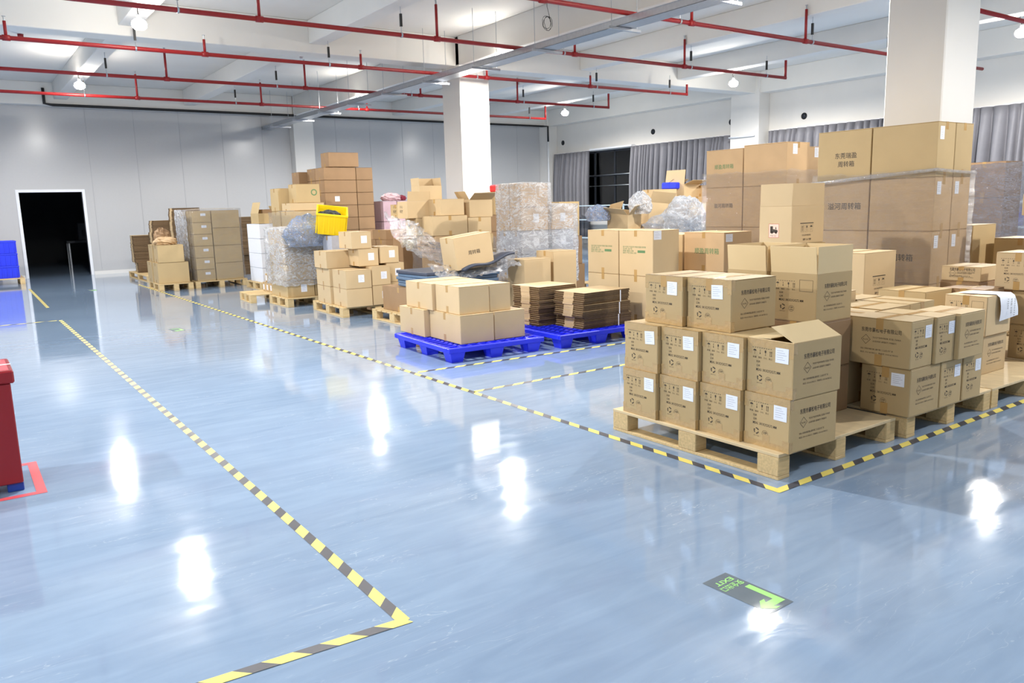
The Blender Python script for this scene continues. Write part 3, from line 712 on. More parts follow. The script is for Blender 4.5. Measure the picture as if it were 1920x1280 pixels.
#== front pallet
wood_pallet(3.50, 2.53, 4.66, 3.84, 'wooden pallet in the foreground carrying the printed cartons, corner at the striped tape', 0, True)
cols = ['at the near corner', 'second from the near corner', 'third from the near corner', 'farthest from the near corner']
ysr = [2.49, 2.805, 3.12, 3.435]; xs = [3.545, 3.53, 3.515, 3.50]
for k in range(4):
    carton((xs[k], ysr[k]+.01), .144, .415, .312, .299, 'printed brown carton in the bottom row of the foreground pallet, '+cols[k], R(-2), KRD, HS, labels=LB(.66, .58+.02*(k % 2)), edgetape=True, tape=None)
for k in range(4):
    if k == 0:
        carton((xs[0]+.01, ysr[0]+.005), .443, .415, .312, .305, 'printed carton at the near corner with its lid flap raised', R(-2), KRD, HS, labels=LB(.62, .62), edgetape=True, tape=None,
               flaps=[('-y', 26, .165), ('+y', 3, .15), ('-x', -32, .14), ('+x', -6, .14)], fm=KRL)
    else:
        carton((xs[k]+.01, ysr[k]+.005), .443, .415, .312, .300, 'printed brown carton in the middle row of the foreground pallet, '+cols[k], R(-2), KRD, HS, labels=LB(.60+.03*(k % 2), .60, R(-2+2*k)), edgetape=True, tape=None)
carton((3.62, 2.965), .744, .405, .345, .305, 'printed carton with a glossy lid on the top row, company name side showing', R(-1), KRD, HS, labels=LB(.56, .62, R(2)), edgetape=True)
carton((3.60, 3.32), .744, .405, .335, .305, 'printed carton at the left end of the top row on the foreground pallet', R(-2), KRD, HS, labels=LB(.60, .62), edgetape=True)
for k, (y, lb) in enumerate(((2.84, 'under the open printed carton'), (3.20, 'under the second open carton'), (3.50, 'at the back of the foreground pallet'))):
    if k < 2:
        carton((4.27, y), .144, .37, .345 if k < 1 else .29, .299, 'brown carton on the pallet deck '+lb, 0, KRB if k == 0 else KRD, None)
        carton((4.27, y), .443, .37, .345 if k < 1 else .29, .299, 'brown carton in the second row '+lb, 0, KRB if k == 0 else KRD, None)
up4 = lambda a=88, b=92, c=95, d=90, L=.165: [('-x', a, L), ('-y', b, L), ('+y', c, L), ('+x', d, L)]
carton((4.27, 2.85), .742, .375, .345, .30, 'open printed carton with four flaps standing up, behind the top row', 0, KRD, both(P_END('-x', True), P_LONG('-y')), tape=None, flaps=up4(97, 90, 92, 92), fm=KRL)
carton((4.27, 3.22), .742, .375, .32, .30, 'open plain carton with flaps standing up, left of the printed open one', 0, KRD, None, tape=None, flaps=up4(95, 92, 90, 90), fm=KRL)

#== second pallet at the right
wood_pallet(4.74, 2.50, 5.84, 3.76, 'wooden pallet carrying the two-row printed stack right of the foreground pallet', 0, True)
S2 = [(4.70, 2.47, .36, .33, 'at the corner', HS, LB(.62, .62), KRD), (5.07, 2.47, .275, .36, 'second along the front', P_END('-y'), LBY(), KRD), (5.36, 2.47, .26, .36, 'at the right end', P_END('-y'), LBY(), KRD)]
for x, y, w, d, lb, pr, la, m_ in S2: carton((x, y), .144, w, d, .305, 'printed carton, bottom row of the second pallet, '+lb, 0, m_, pr, labels=la, tape='z')
S2 = [(4.68, 2.47, .262, .415, 'company name side towards aisle', HS2, LBY(), KRD), (4.95, 2.455, .235, .40, 'second along the front', P_END('-y'), LBY(), KRD), (5.19, 2.43, .335, .30, 'right end, company name facing out', P_LONG('-y'), [], KRD)]
for x, y, w, d, lb, pr, la, m_ in S2: carton((x, y), .449, w, d, .30, 'printed carton, top row of the second pallet, '+lb, 0, m_, pr, labels=la, tape='z', edgetape=False, seam='x')
k = 0
for row, y in enumerate((2.90, 3.30)):
    for cix, x in enumerate((4.70, 5.09, 5.45)):
        for lv, z in enumerate((.144, .449)):
            if row == 0 and cix == 1 and lv == 0: pass
            if row == 1 and cix == 1 and lv == 1: continue
            carton((x, y+(.0 if lv else .0)), z, .37 if cix < 2 else .34, .385, .305 if lv == 0 else .292+.004*cix, 'brown carton in the %s layer of the second pallet, %s row, %s' % (('bottom', 'top')[lv], ('middle', 'back')[row], ('aisle side', 'centre', 'right side')[cix]), 0, KRD, None, seam='x' if (cix+row) % 2 else 'y')
carton((5.085, 3.31), .449, .37, .38, .37, 'larger lidded carton rising from the back of the second pallet, white label on front', 0, KR, None, labels=[('-y', .35, .80, .16, .06)])

#== third pallet and right edge
wood_pallet(5.86, 2.50, 7.02, 3.64, 'wooden pallet at the right edge with bare deck in front', 0, True)
carton((6.24, 2.75), .144, .39, .32, .30, 'printed carton under the one with the white hanging sheet', 0, KR, P_LONG('-y'))
c_ = carton((6.22, 2.73), .444, .40, .315, .30, 'printed carton with a large written white sheet draped over it', 0, KR, P_END('-x', True))
sh = MB(); V = []; F = []
for i in range(13):
    t = i/12
    for j in range(7):
        u = j/6; x = -.05+.235*u
        if t < .45: V.append((x-.06*(1-t/.45), .10-.27*(t/.45)+.0, .305+.004*math.sin(u*6)))
        else: s_ = (t-.45)/.55; V.append((x+.02*s_, -.170-.012*math.sin(s_*3)-.03*s_*u, .300-.20*s_+.03*u*s_))
for i in range(12):
    for j in range(6): a = i*7+j; F.append((a, a+1, a+8, a+7))
sh.add(V, F, PAPER, smooth=True)
for r_ in range(3):
    FT = face_T('-y', .4, .315, .3) @ Matrix.Translation((.2+.055*r_, .27, .05))
    put_text(sh, ('W00031301', '35% 100', '12200')[2-r_], FT, 0, 0, .034, INK, res=1, rot=-math.pi/2)
sh.build('hanging_sheet', c_)
carton((6.66, 2.95), .144, .34, .34, .30, 'plain dark brown carton right of the sheet carton, lower', 0, KRB); carton((6.66, 2.95), .444, .34, .34, .30, 'plain dark brown carton right of the sheet carton with a small white tag', 0, KRB, labels=[('-x', .4, .5, .03, .1)])
carton((6.24, 3.2), .144, .42, .40, .30, 'brown carton at the back of the third pallet, lower', 0, KRD); carton((6.24, 3.2), .444, .42, .40, .30, 'brown carton at the back of the third pallet, upper', 0, KRD)
wood_pallet(7.06, 2.50, 8.2, 3.62, 'wooden pallet partly cut off by the right edge', 0, True)
carton((7.10, 2.60), .144, .40, .34, .285, 'printed carton low at the right edge on the pallet', 0, KRD, P_END('-x')); carton((7.10, 2.60), .429, .40, .34, .285, 'plain brown carton in the middle of the right edge stack', 0, KRD)
carton((7.05, 2.72), .714, .40, .34, .305, 'printed carton with a drawn square at the right edge, white sheet on its lid', 0, KR, P_END('-x', True), labels=[('+z', .1, .1, .25, .2)])
carton((7.2, 3.24), .144, .42, .34, .60, 'tall carton behind the right edge stack', 0, KRB); carton((7.22, 3.24), .744, .42, .34, .13, 'low printed carton showing left of the square-marked carton', 0, KR, P_LONG('-x'))
wood_pallet(8.3, 2.6, 9.5, 3.9, 'far wooden pallet at the right edge, mostly hidden', 0)
carton((8.28, 2.78), .144, .5, .5, .44, 'brown carton deep in the right edge stack, bottom', 0, KRD); carton((8.28, 2.78), .584, .5, .5, .43, 'brown carton deep in the right edge stack, middle', 0, KRB)
carton((8.26, 2.95), 1.014, .42, .36, .27, 'dark brown carton with a recycling mark at the right edge', 0, KRB, P_END('-x')); carton((8.28, 3.06), 1.284, .42, .34, .2, 'bright tan carton topping the right edge stack', 0, KR)
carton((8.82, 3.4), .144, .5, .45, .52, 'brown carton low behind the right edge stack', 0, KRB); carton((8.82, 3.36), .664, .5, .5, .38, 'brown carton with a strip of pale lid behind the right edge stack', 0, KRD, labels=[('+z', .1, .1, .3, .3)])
carton((8.52, 3.93), .144, .5, .45, .53, 'tall brown carton right beside the big wrapped stack, lower', 0, KRD) ; carton((8.52, 3.93), .674, .5, .45, .51, 'tall brown carton right beside the big wrapped stack, upper', 0, KRD)
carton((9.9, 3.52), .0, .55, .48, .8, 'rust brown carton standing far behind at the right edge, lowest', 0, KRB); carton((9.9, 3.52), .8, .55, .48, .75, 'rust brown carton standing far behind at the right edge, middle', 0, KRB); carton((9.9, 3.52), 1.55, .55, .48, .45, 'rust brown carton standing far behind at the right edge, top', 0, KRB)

#== wrapping film helper
def wrap(x0, y0, x1, y1, z0, z1, label, mt=FILM, jit=.012, rz=0, top=True, step=.08, taper=0, sd=1, name='stretch_wrap', sag=0):
    rnd = random.Random(sd); V = []; F = []
    w, d = x1-x0, y1-y0; per = []
    def seg(a, b, n): return [(a[0]+(b[0]-a[0])*i/n, a[1]+(b[1]-a[1])*i/n) for i in range(n)]
    nx, ny = max(3, int(w/step)), max(3, int(d/step))
    P = seg((-w/2, -d/2), (w/2, -d/2), nx)+seg((w/2, -d/2), (w/2, d/2), ny)+seg((w/2, d/2), (-w/2, d/2), nx)+seg((-w/2, d/2), (-w/2, -d/2), ny)
    nzz = max(3, int((z1-z0)/step)); n = len(P)
    for j in range(nzz+1):
        t = j/nzz
        for i, (a, b) in enumerate(P):
            r = math.hypot(a, b); k = 1+(jit*rnd.random())/r-taper*t
            edge = .0 if 0 < j < nzz else .03*rnd.random()
            V.append((a*k, b*k, z0+(z1-z0)*t-(edge if j else -edge)-sag*math.sin(i/n*6.28*2)*t))
    for j in range(nzz):
        for i in range(n): i2 = (i+1) % n; F.append((j*n+i, j*n+i2, (j+1)*n+i2, (j+1)*n+i))
    if top:
        V.append((0, 0, z1+.01)); o = nzz*n
        for i in range(n): F.append((o+i, o+(i+1) % n, len(V)-1))
    m_ = MB(); m_.add(V, F, mt, smooth=True); ob = m_.build(name, None, ((x0+x1)/2, (y0+y1)/2, 0), rz)
    return tag(ob, label, 'plastic wrap')
def blob(c, r, label, mt, sd=0, name='plastic_bag', cat='plastic bag', rough=.35, n=(24, 14), flat=-.6):
    """a crumpled bag: a squashed sphere pushed around by folds"""
    rnd = random.Random(sd); wv = [(Vector((rnd.uniform(-1, 1), rnd.uniform(-1, 1), rnd.uniform(-1, 1))).normalized()*rnd.uniform(2, 16), rnd.uniform(0, 6), rnd.uniform(.3, 1)) for _ in range(22)]
    V = []; F = []; nu, nv = n
    for j in range(nv+1):
        th = math.pi*j/nv
        for i in range(nu):
            ph = 2*math.pi*i/nu; p = Vector((math.sin(th)*math.cos(ph), math.sin(th)*math.sin(ph), math.cos(th)))
            k = 1+rough*sum(a*abs(math.sin(w_.dot(p)+b))*(5/(3+w_.length)) for w_, b, a in wv)/7-rough*.6
            k *= 1+rnd.uniform(-.12, .12)
            z = max(p.z*k, flat); V.append((p.x*k*r[0], p.y*k*r[1], (z-flat)*r[2]))
    for j in range(nv):
        for i in range(nu): i2 = (i+1) % nu; F += [(j*nu+i, (j+1)*nu+i, (j+1)*nu+i2), (j*nu+i, (j+1)*nu+i2, j*nu+i2)]
    m_ = MB(); m_.add(V, F, mt, smooth=False); return tag(m_.build(name, None, c), label, cat)
def sheet(path_a, path_b, label, mt, sd=0, n=(24, 14), wr=.03, name='plastic_sheet'):
    rnd = random.Random(sd)
    def at(p, t):
        k = t*(len(p)-1); i = min(int(k), len(p)-2); f = k-i; return Vector(p[i]).lerp(Vector(p[i+1]), f)
    V = []; F = []
    for i in range(n[0]+1):
        for j in range(n[1]+1):
            q = at(path_a, i/n[0]).lerp(at(path_b, i/n[0]), j/n[1]); q += Vector([rnd.uniform(-wr, wr) for _ in range(3)]); V.append(tuple(q))
    for i in range(n[0]):
        for j in range(n[1]): a = i*(n[1]+1)+j; F.append((a, a+1, a+n[1]+2, a+n[1]+1))
    m_ = MB(); m_.add(V, F, mt, smooth=True); return tag(m_.build(name), label, 'plastic sheet')

#== big wrapped stacks (right of centre)
wood_pallet(7.56, 3.84, 8.5, 5.14, 'wooden pallet under the tallest wrapped cartons', 0)
tags4 = {3: 'top', 2: 'third', 1: 'second', 0: 'bottom'}
PW = {(3, 1): lambda b, w, d, h: print_words(b, w, d, h, '-x', [('东莞瑞盈', 0), ('周转箱', .035)], INK, .20, .23, .062, .085),
      (2, 1): lambda b, w, d, h: print_words(b, w, d, h, '-x', [('溢河周转箱', 0)], INK, .14, .22, .075, .1),
      (1, 0): lambda b, w, d, h: print_words(b, w, d, h, '-x', [('溢河周转箱', 0)], INK, .10, .22, .075, .1)}
for lv in range(4):
    z = .144+.507*lv
    for iy, (y, d) in enumerate(((3.88, .65), (4.535, .60))):
        for ix, (x, w) in enumerate(((7.61, .33), (7.945, .34))):
            if iy == 1 and ix == 1 and False: continue
            la = [('-y', .12, .68, .075, .12)] if iy == 0 and not (lv == 3 and ix == 1) else []
            carton((x, y), z, w, d, .507, 'large brown transit carton in the tallest wrapped stack, %s layer, %s' % (tags4[lv], (('near corner', 'near right'), ('aisle side far', 'far right'))[iy][ix]), 0, KRO if lv < 3 else KRD, PW.get((lv, iy)) if ix == 0 else None, labels=la, seam='y')
wrap(7.585, 3.855, 8.31, 5.16, .2, 1.74, 'clear stretch wrap around the tallest carton stack below its top layer', FILM, top=False, sd=3)
band = MB(); band.tube([(0, .66, .0), (0, 0, .05), (-.01, -.66, .09), (.4, -.67, .07), (.74, -.66, .06)], [.02, .022, .016, .014, .012], BAGC, 10); tag(band.build('film_band', None, (7.575, 4.51, 1.64)), 'bunched roll of film banding the tallest wrapped stack', 'plastic wrap')
wood_pallet(8.2, 5.95, 9.3, 7.3, 'wooden pallet under the wrapped stack next to the tallest one', 0)
for lv in range(4):
    z = .144+.507*lv
    for iy, (y, d) in enumerate(((6.0, .64), (6.645, .60))):
        for ix, (x, w) in enumerate(((8.28, .455), (8.74, .47))):
            pr = None
            if ix == 0 and iy == 1 and lv == 3: pr = lambda b, w, d, h: print_words(b, w, d, h, '-x', [('顺盈周转箱', 0)], INKG, .14, .24, .062, .08)
            if ix == 0 and iy == 1 and lv == 2: pr = lambda b, w, d, h: print_words(b, w, d, h, '-x', [('溢河周转箱', 0)], INK, .14, .25, .062, .08)
            la = [('-y', .25, .72, .09, .12)] if iy == 0 and lv == 3 else []
            hh = .507 if not (ix == 1 and lv == 3) else .46
            if iy == 1 and lv == 3: hh = .48
            carton((x, y+.02*(ix)), z, w, d, hh, 'large brown carton in the wrapped stack with green lettering, %s layer, %s' % (tags4[lv], (('near corner', 'near right'), ('far left', 'far right'))[iy][ix]), 0, KRO, pr, labels=la, seam='y')
wrap(8.25, 5.97, 9.24, 7.28, .2, 1.86, 'clear stretch wrap around the stack left of the tallest one', FILM, top=False, sd=5)

#== open carton with forklift mark on its stand
wood_pallet(6.1, 3.66, 7.25, 4.9, 'wooden pallet hidden behind the second stack', 0)
carton((6.2, 4.4), .144, .50, .40, .475, 'brown carton hidden under the tall open carton, lower', 0, KRD); carton((6.2, 4.4), .619, .50, .40, .475, 'brown carton hidden under the tall open carton, upper', 0, KRD)
carton((6.2, 4.42), 1.094, .49, .355, .34, 'tall open carton with upright flaps, forklift warning mark and handling icons', 0, KR, print_forklift, tape=None, flaps=[('-x', 89, .2), ('-y', 90, .2), ('+y', 90, .2), ('+x', 90, .2)])
carton((6.3, 3.74), .144, .49, .40, .475, 'brown carton under the one with three handling icons', 0, KRD)
carton((6.3, 3.76), .619, .49, .38, .41, 'brown carton with three handling icons in front of the tallest stack', 0, KR, iconset)

#== green printed cartons
wood_pallet(6.4, 6.35, 7.2, 7.6, 'wooden pallet under the green printed cartons', 0)
for lv, z in ((0, .144), (1, .666)):
    for k, y in enumerate((6.4, 6.965)):
        carton((6.45, y), z, .43, .56, .522, 'large tan carton with faint green print, %s layer, %s' % (('lower', 'upper')[lv], ('nearer', 'farther')[k]), 0, KR, (lambda b, w, d, h: print_green(b, w, d, h, '-x')) if lv else None, labels=[('-y', .03, .80, .12, .10)] if (lv and k == 0) else [])
wood_pallet(7.25, 6.05, 8.1, 7.5, 'wooden pallet under the carton with green transit lettering', 0)
carton((7.32, 6.12), .144, .50, .62, .53, 'large tan carton under the one with green transit lettering', 0, KRO)
carton((7.32, 6.12), .674, .50, .62, .46, 'large tan carton with green transit lettering and a white label', 0, KRO, lambda b, w, d, h: print_words(b, w, d, h, '-x', [('顺盈周转箱', 0)], INKG, .17, .21, .075, .1), labels=[('-y', .06, .76, .12, .09)])
carton((7.32, 6.76), .144, .50, .62, .96, 'tall tan carton just behind the green lettered one', 0, KR)

#== blue pallets in the middle
blue_pallet(3.86, 6.50, 4.98, 7.80, 'blue plastic pallet carrying the low stack of plain cartons beside the aisle tape', R(-3))
PB = [((4.04, 6.66), .40, .66, 'near corner'), ((4.45, 6.66), .38, .66, 'right front'), ((4.0, 7.33), .40, .60, 'aisle side rear'), ((4.41, 7.33), .38, .60, 'right rear')]
for p, w, d, lb in PB: carton(p, .15, w, d, .292, 'plain tan carton in the lower layer on the blue pallet, '+lb, R(-2), KR)
PB = [((4.06, 6.70), .36, .50, 'near corner'), ((4.425, 6.70), .26, .50, 'right front'), ((4.04, 7.21), .36, .62, 'aisle side rear'), ((4.405, 7.21), .28, .62, 'right rear')]
for p, w, d, lb in PB: carton(p, .442, w, d, .282, 'plain tan carton in the upper layer on the blue pallet, '+lb, R(-2), KR)
blue_pallet(5.12, 6.38, 6.3, 7.62, 'blue plastic pallet carrying the flattened cartons', R(-2))
def ordinal(k): return '%d%s' % (k, 'th' if 10 <= k % 100 <= 20 else {1: 'st', 2: 'nd', 3: 'rd'}.get(k % 10, 'th'))
fcm = {}
def flat_mesh(w, d, th):
    mb = MB(); s3 = d/3
    for i in range(3):                      # folded outer panel, its bare fold showing between the flap cuts
        y0 = -d/2+i*s3; mt = KR if i == 1 else EDGE; t2 = th*.42
        mb.box((-w/2+(.0 if i == 1 else .012), y0+.001, 0), (-w/2+.02, y0+s3-.001, t2), mt); mb.box((-w/2+(.0 if i == 1 else .012), y0+.001, t2+.001), (-w/2+.02, y0+s3-.001, th), mt)
    mb.box((-w/2+.02, -d/2, 0), (w/2, d/2, th*.45), EDGE); mb.box((-w/2+.02, -d/2+.003, th*.5), (w/2-.004, d/2, th*.96), EDGE)
    mb.add([(-w/2, -d/2, th), (w/2, -d/2, th), (w/2, d/2, th), (-w/2, d/2, th)], [(0, 1, 2, 3)], KR)
    me_o = mb.build('tmp'); me = me_o.data; bpy.data.objects.remove(me_o); return me
def flat_stack(x, y, z, w, d, n, th, label, group, rz=0, sd=0, lean=(0, 0), bundle=9, jog=.02, dark=False):
    rnd = random.Random(sd); key = (w, d, th); lb0 = label
    if key not in fcm: fcm[key] = flat_mesh(w, d, th)
    ox = oy = rr = 0
    for k in range(n):
        if k % bundle == 0: ox, oy, rr = rnd.uniform(-jog, jog), rnd.uniform(-jog, jog), rnd.uniform(-.03, .03)
        o = mesh_obj('flattened_carton', fcm[key], None, (x+ox+lean[0]*(k % bundle)+rnd.uniform(-.006, .006), y+oy+lean[1]*(k % bundle)+rnd.uniform(-.006, .006), z+k*(th+.0006)), rz+rr+rnd.uniform(-.008, .008))
        tag(o, lb0.replace('flattened carton in', 'flattened carton, %s from the bottom in' % ordinal(k+1)), 'flattened carton', group)
    return z+n*(th+.0006)
flat_stack(5.62, 7.33, .15, .56, .50, 20, .0215, 'flattened carton in the left bundle stack on the blue pallet', 'flattened cartons, left stack on the blue pallet', R(1), 1)
zt = flat_stack(5.87, 6.77, .15, .72, .48, 18, .0215, 'flattened carton in the tied right bundle stack on the blue pallet', 'flattened cartons, right stack on the blue pallet', R(2), 2, (.003, 0), 6, .02)
for k in range(3):
    s_ = MB(); s_.box((-.004, -.262, 0), (.004, -.256, .128), WHITEP)
    o = s_.build('string_tie', None, (6.02+.014*k, 6.76, .152+k*.1326), 0); tag(o, 'white string tied round the %s bundle of flattened cartons' % ('bottom', 'middle', 'top')[k], 'string')

#== labelled cartons on the middle left pallet
wood_pallet(4.46, 10.45, 5.55, 11.75, 'wooden pallet under the small taped cartons with white labels', R(-3))
sm = lambda p, z, w, d, h, lb, la=True, m_=KR, rz=R(-3): carton(p, z, w, d, h, 'small tan carton, '+lb, rz, m_, None, labels=[('-y', .48, .33, .09, .105)] if la else [])
G = [((4.48, 10.43), .144, .39, .55, .262, 'bottom row at the near corner of the labelled stack', False), ((4.88, 10.42), .144, .30, .50, .285, 'bottom row right of the corner in the labelled stack', True),
     ((4.48, 10.43), .406, .39, .55, .262, 'second row at the near corner of the labelled stack', True), ((4.88, 10.42), .429, .29, .50, .27, 'second row right of the corner in the labelled stack', True),
     ((5.2, 10.6), .144, .30, .5, .30, 'bottom row right end of the labelled stack', False), ((5.2, 10.6), .444, .29, .5, .28, 'second row right end of the labelled stack', True),
     ((4.48, 11.02), .144, .38, .58, .26, 'bottom row rear aisle side of the labelled stack', False), ((4.48, 11.02), .405, .38, .58, .26, 'second row rear aisle side of the labelled stack', False),
     ((4.46, 11.05), .666, .52, .55, .25, 'third row rear aisle side of the labelled stack', False), ((4.78, 10.62), .70, .31, .42, .25, 'third row centre of the labelled stack', True), ((5.11, 10.6), .726, .30, .5, .24, 'third row right end of the labelled stack', True),
     ((4.93, 11.08), .144, .55, .5, .275, 'bottom row rear right of the labelled stack', False), ((4.93, 11.08), .420, .55, .5, .275, 'second row rear right of the labelled stack', False),
     ((4.70, 10.66), .952, .31, .52, .245, 'topmost of the labelled stack', True)]
for g in G: sm(*g[:5], g[5], g[6])
#== boxes and foam behind, in the second line
wood_pallet(4.7, 8.9, 5.9, 10.1, 'wooden pallet under the blue grey foam slabs', 0)
carton((4.8, 9.0), .144, 1.0, .95, .33, 'wide brown carton under the blue grey foam slabs', 0, KRB)
for k in range(5):
    f = MB(); f.cbox((-.55, -.42, 0), (.55, .42, .042), FOAMB if k < 4 else FOAMD, .008); tag(f.build('foam_slab', None, (5.42+.01*(k % 2), 9.0+.02*(k % 3)+.2, .478+k*.044), R(-4+k)), 'blue grey foam slab, %s in the pile under the tilted carton' % ('lowest', 'second', 'third', 'fourth', 'topmost')[k], 'foam slab')
f = MB()
V = []; F = []
for i in range(17):
    for j in range(9): u = i/16; v = j/8; V.append((-.36+.8*u, -.4+.62*v, .02+.17*u+.025*math.sin(9*u)*math.sin(5*v+1)))
for i in range(16):
    for j in range(8): a = i*9+j; F.append((a, a+9, a+10, a+1))
f.add(V, F, FOAMD, smooth=True); o = f.build('dotted_foam_sheet', None, (5.7, 9.05, .70)); o.modifiers.new('s', 'SOLIDIFY').thickness = .03
tag(o, 'dark dotted foam sheet curling up beside the tilted carton', 'foam sheet')
sheet([(5.0, 8.62, .60), (5.5, 8.6, .62), (6.2, 8.6, .72)], [(5.0, 9.0, .78), (5.5, 8.95, .76), (6.2, 9.0, .92)], 'crumpled clear plastic lying over the foam slabs', BAGC, 11, wr=.025)
carton((5.28, 8.72), .73, .56, .40, .42, 'tilted carton with black transit lettering lying on the foam', R(-4), KR, lambda b, w, d, h: print_words(b, w, d, h, '-y', [('周转箱', 0)], INK, .19, .18, .06, .08), tilt=(0, R(-7)), labels=[])
#== messy pile left of the wrapped white tower
wood_pallet(5.95, 10.4, 7.3, 11.8, 'wooden pallet under the messy carton pile', 0)
M_ = [((6.05, 10.5), .144, .66, .55, .36, 'bottom left of the messy pile', KRB), ((6.73, 10.5), .144, .45, .55, .36, 'bottom right of the messy pile', KRB), ((6.05, 10.5), .504, .62, .55, .33, 'second layer left of the messy pile', KRO), ((6.70, 10.5), .504, .45, .55, .33, 'second layer right of the messy pile', KRD),
      ((6.02, 10.55), .834, .62, .60, .25, 'third layer left of the messy pile', KRO), ((6.66, 10.55), .834, .42, .60, .25, 'third layer right of the messy pile', KRD), ((5.98, 10.56), 1.085, .62, .34, .30, 'fourth layer front of the messy pile with a torn strip', KR), ((6.62, 10.56), 1.085, .44, .40, .26, 'fourth layer right of the messy pile', KR), 
      ((5.92, 10.95), 1.085, .55, .40, .27, 'fourth layer behind left with faint print', KR), ((5.9, 11.4), .144, 1.0, .35, .9, 'tall one at the back of the messy pile', KRB)]
for p, z, w, d, h, lb, m_ in M_: carton(p, z, w, d, h, 'tan carton, '+lb, R(random.uniform(-3, 3)), m_, None, seam='y')
gp = lambda b, w, d, h: print_words(b, w, d, h, '-x', [('小心', 0), ('轻放', 0)], INK, .08, .16, .05, .07)
carton((6.16, 10.6), 1.386, .44, .36, .25, 'closed carton in the upper row of the messy pile, black strip at its left', R(2), KR, None)
carton((5.78, 10.95), 1.356, .40, .34, .26, 'printed carton lying open towards the right in the messy pile', R(0), KR, gp, tape=None, flaps=[('-y', 100, .15)])
carton((6.68, 10.6), 1.347, .42, .36, .27, 'open carton on its side with a pale flap at the right of the messy pile', R(-3), KR, None, tape=None, flaps=[('-y', 150, .2), ('-x', 120, .15)])
carton((5.86, 11.34), 1.356, .36, .3, .22, 'small carton at the far left top of the messy pile', R(5), KRD, gp)
carton((6.02, 10.98), 1.63, .38, .34, .22, 'open topped carton crowning the messy pile', R(-6), KR, None, tape=None, flaps=[('-x', 95, .12), ('+x', 85, .12), ('+y', 90, .12)])
sheet([(5.55, 11.3, 1.45), (5.6, 10.9, .95), (5.85, 10.5, .72), (6.25, 10.25, .60)], [(5.8, 10.8, 1.30), (6.0, 10.44, 1.0), (6.4, 10.40, .85), (6.75, 10.35, .62)], 'torn stretch film hanging down the left of the messy pile', BAGC, 5, wr=.035)
wrap(5.98, 10.44, 7.2, 11.2, .4, 1.05, 'loose stretch film around the middle of the messy pile', FILM, jit=.03, sd=8, top=False)
# between the messy pile and the wrapped tower
carton((8.15, 12.2), .0, .5, .45, 1.05, 'brown carton column right of the middle column base, lower', 0, KRB); carton((8.15, 12.2), 1.05, .5, .42, .30, 'orange brown carton right of the middle column base, upper', 0, KRB); carton((8.30, 12.3), 1.35, .42, .4, .42, 'tan carton beneath the small red bin', 0, KRD)
b = MB(); b.cbox((-.2, -.14, 0), (.2, .14, .13), mat('red_bin_plastic', (230, 50, 56), .4), .02); tag(b.build('red_bin', None, (8.62, 12.5, 1.77)), 'small red plastic bin on top of a carton beside the middle column', 'bin')
#== wrapped pale tower
wood_pallet(6.58, 9.1, 7.75, 9.95, 'wooden pallet under the pale wrapped tower', 0)
T_ = []
for lv in range(5):
    z = .144+.335*lv
    for ix, (x, w) in enumerate(((6.65, .50), (7.16, .46))):
        for iy, (y, d) in enumerate(((9.2, .27), (9.48, .27))):
            if lv == 4 and ix == 1: continue
            carton((x, y), z, w, d, .33, 'carton inside the pale wrapped tower, layer %s, %s' % (('one', 'two', 'three', 'four', 'five')[lv], (('near left', 'far left'), ('near right', 'far right'))[ix][iy]), 0, KRO if lv not in (1, 2) else mat('grey_carton', (170, 172, 182), .6, noise=.05), None, labels=[('-y', .45, .35, .1, .12)] if (lv in (1, 2, 3) and iy == 0) else [])
wrap(6.63, 9.17, 7.17, 9.78, .35, 1.83, 'thick cloudy film around the taller half of the pale wrapped tower', FILMT, sd=21, jit=.02)
wrap(7.18, 9.16, 7.66, 9.78, .35, 1.52, 'thick cloudy film around the lower right half of the pale wrapped tower', FILMT, sd=22, jit=.02)
carton((6.27, 8.62), .0, .46, .40, .785, 'brown carton standing before the pale wrapped tower, left', 0, KR, None); carton((6.80, 8.66), .0, .42, .40, .87, 'brown carton standing before the pale wrapped tower, right', 0, KR, None)
carton((7.95, 9.9), .0, .48, .4, .55, 'brown carton right of the pale tower, bottom', 0, KRB); carton((7.95, 9.9), .55, .46, .4, .45, 'brown crumpled carton right of the pale tower, middle', R(4), KRB); carton((7.95, 9.95), 1.0, .42, .4, .55, 'tan carton right of the pale tower, top', 0, KRD)

#== heap of waste cartons and film
wood_pallet(9.0, 9.3, 10.4, 10.8, 'wooden pallet under the heap of waste cartons, left', 0); wood_pallet(10.5, 9.3, 11.9, 10.8, 'wooden pallet under the heap of waste cartons, right', 0)
HP = [((9.05, 9.4), .144, .65, .6, .5, 0, 'base left front'), ((9.72, 9.4), .144, .62, .6, .5, 0, 'base centre left front'), ((10.52, 9.4), .144, .6, .6, .5, 0, 'base centre right front'), ((11.14, 9.4), .144, .6, .6, .5, 0, 'base right front'),
      ((9.05, 9.45), .65, .62, .55, .42, 4, 'second layer left'), ((9.75, 9.45), .65, .6, .55, .45, -5, 'second layer centre left'), ((10.5, 9.45), .65, .6, .55, .45, 3, 'second layer centre right'), ((11.15, 9.45), .65, .6, .55, .5, 0, 'second layer right'),
      ((10.45, 9.5), 1.11, .55, .5, .36, -6, 'dented, below the raised flap'), ((11.05, 9.6), 1.16, .62, .5, .42, 5, 'beside the green lettered wrapped stack')]
for p, z, w, d, h, r_, lb in HP: carton(p, z, w, d, h, 'scruffy carton in the waste heap, '+lb, R(r_), KRB if z < .6 else KR, None)
carton((9.0, 9.5), 1.08, .42, .4, .28, 'crumpled tan carton at the left end of the waste heap', R(14), KR, None, tape=None, flaps=[('-y', 130, .2), ('-x', 140, .18), ('+y', 70, .15)], tilt=(R(6), R(-8)))
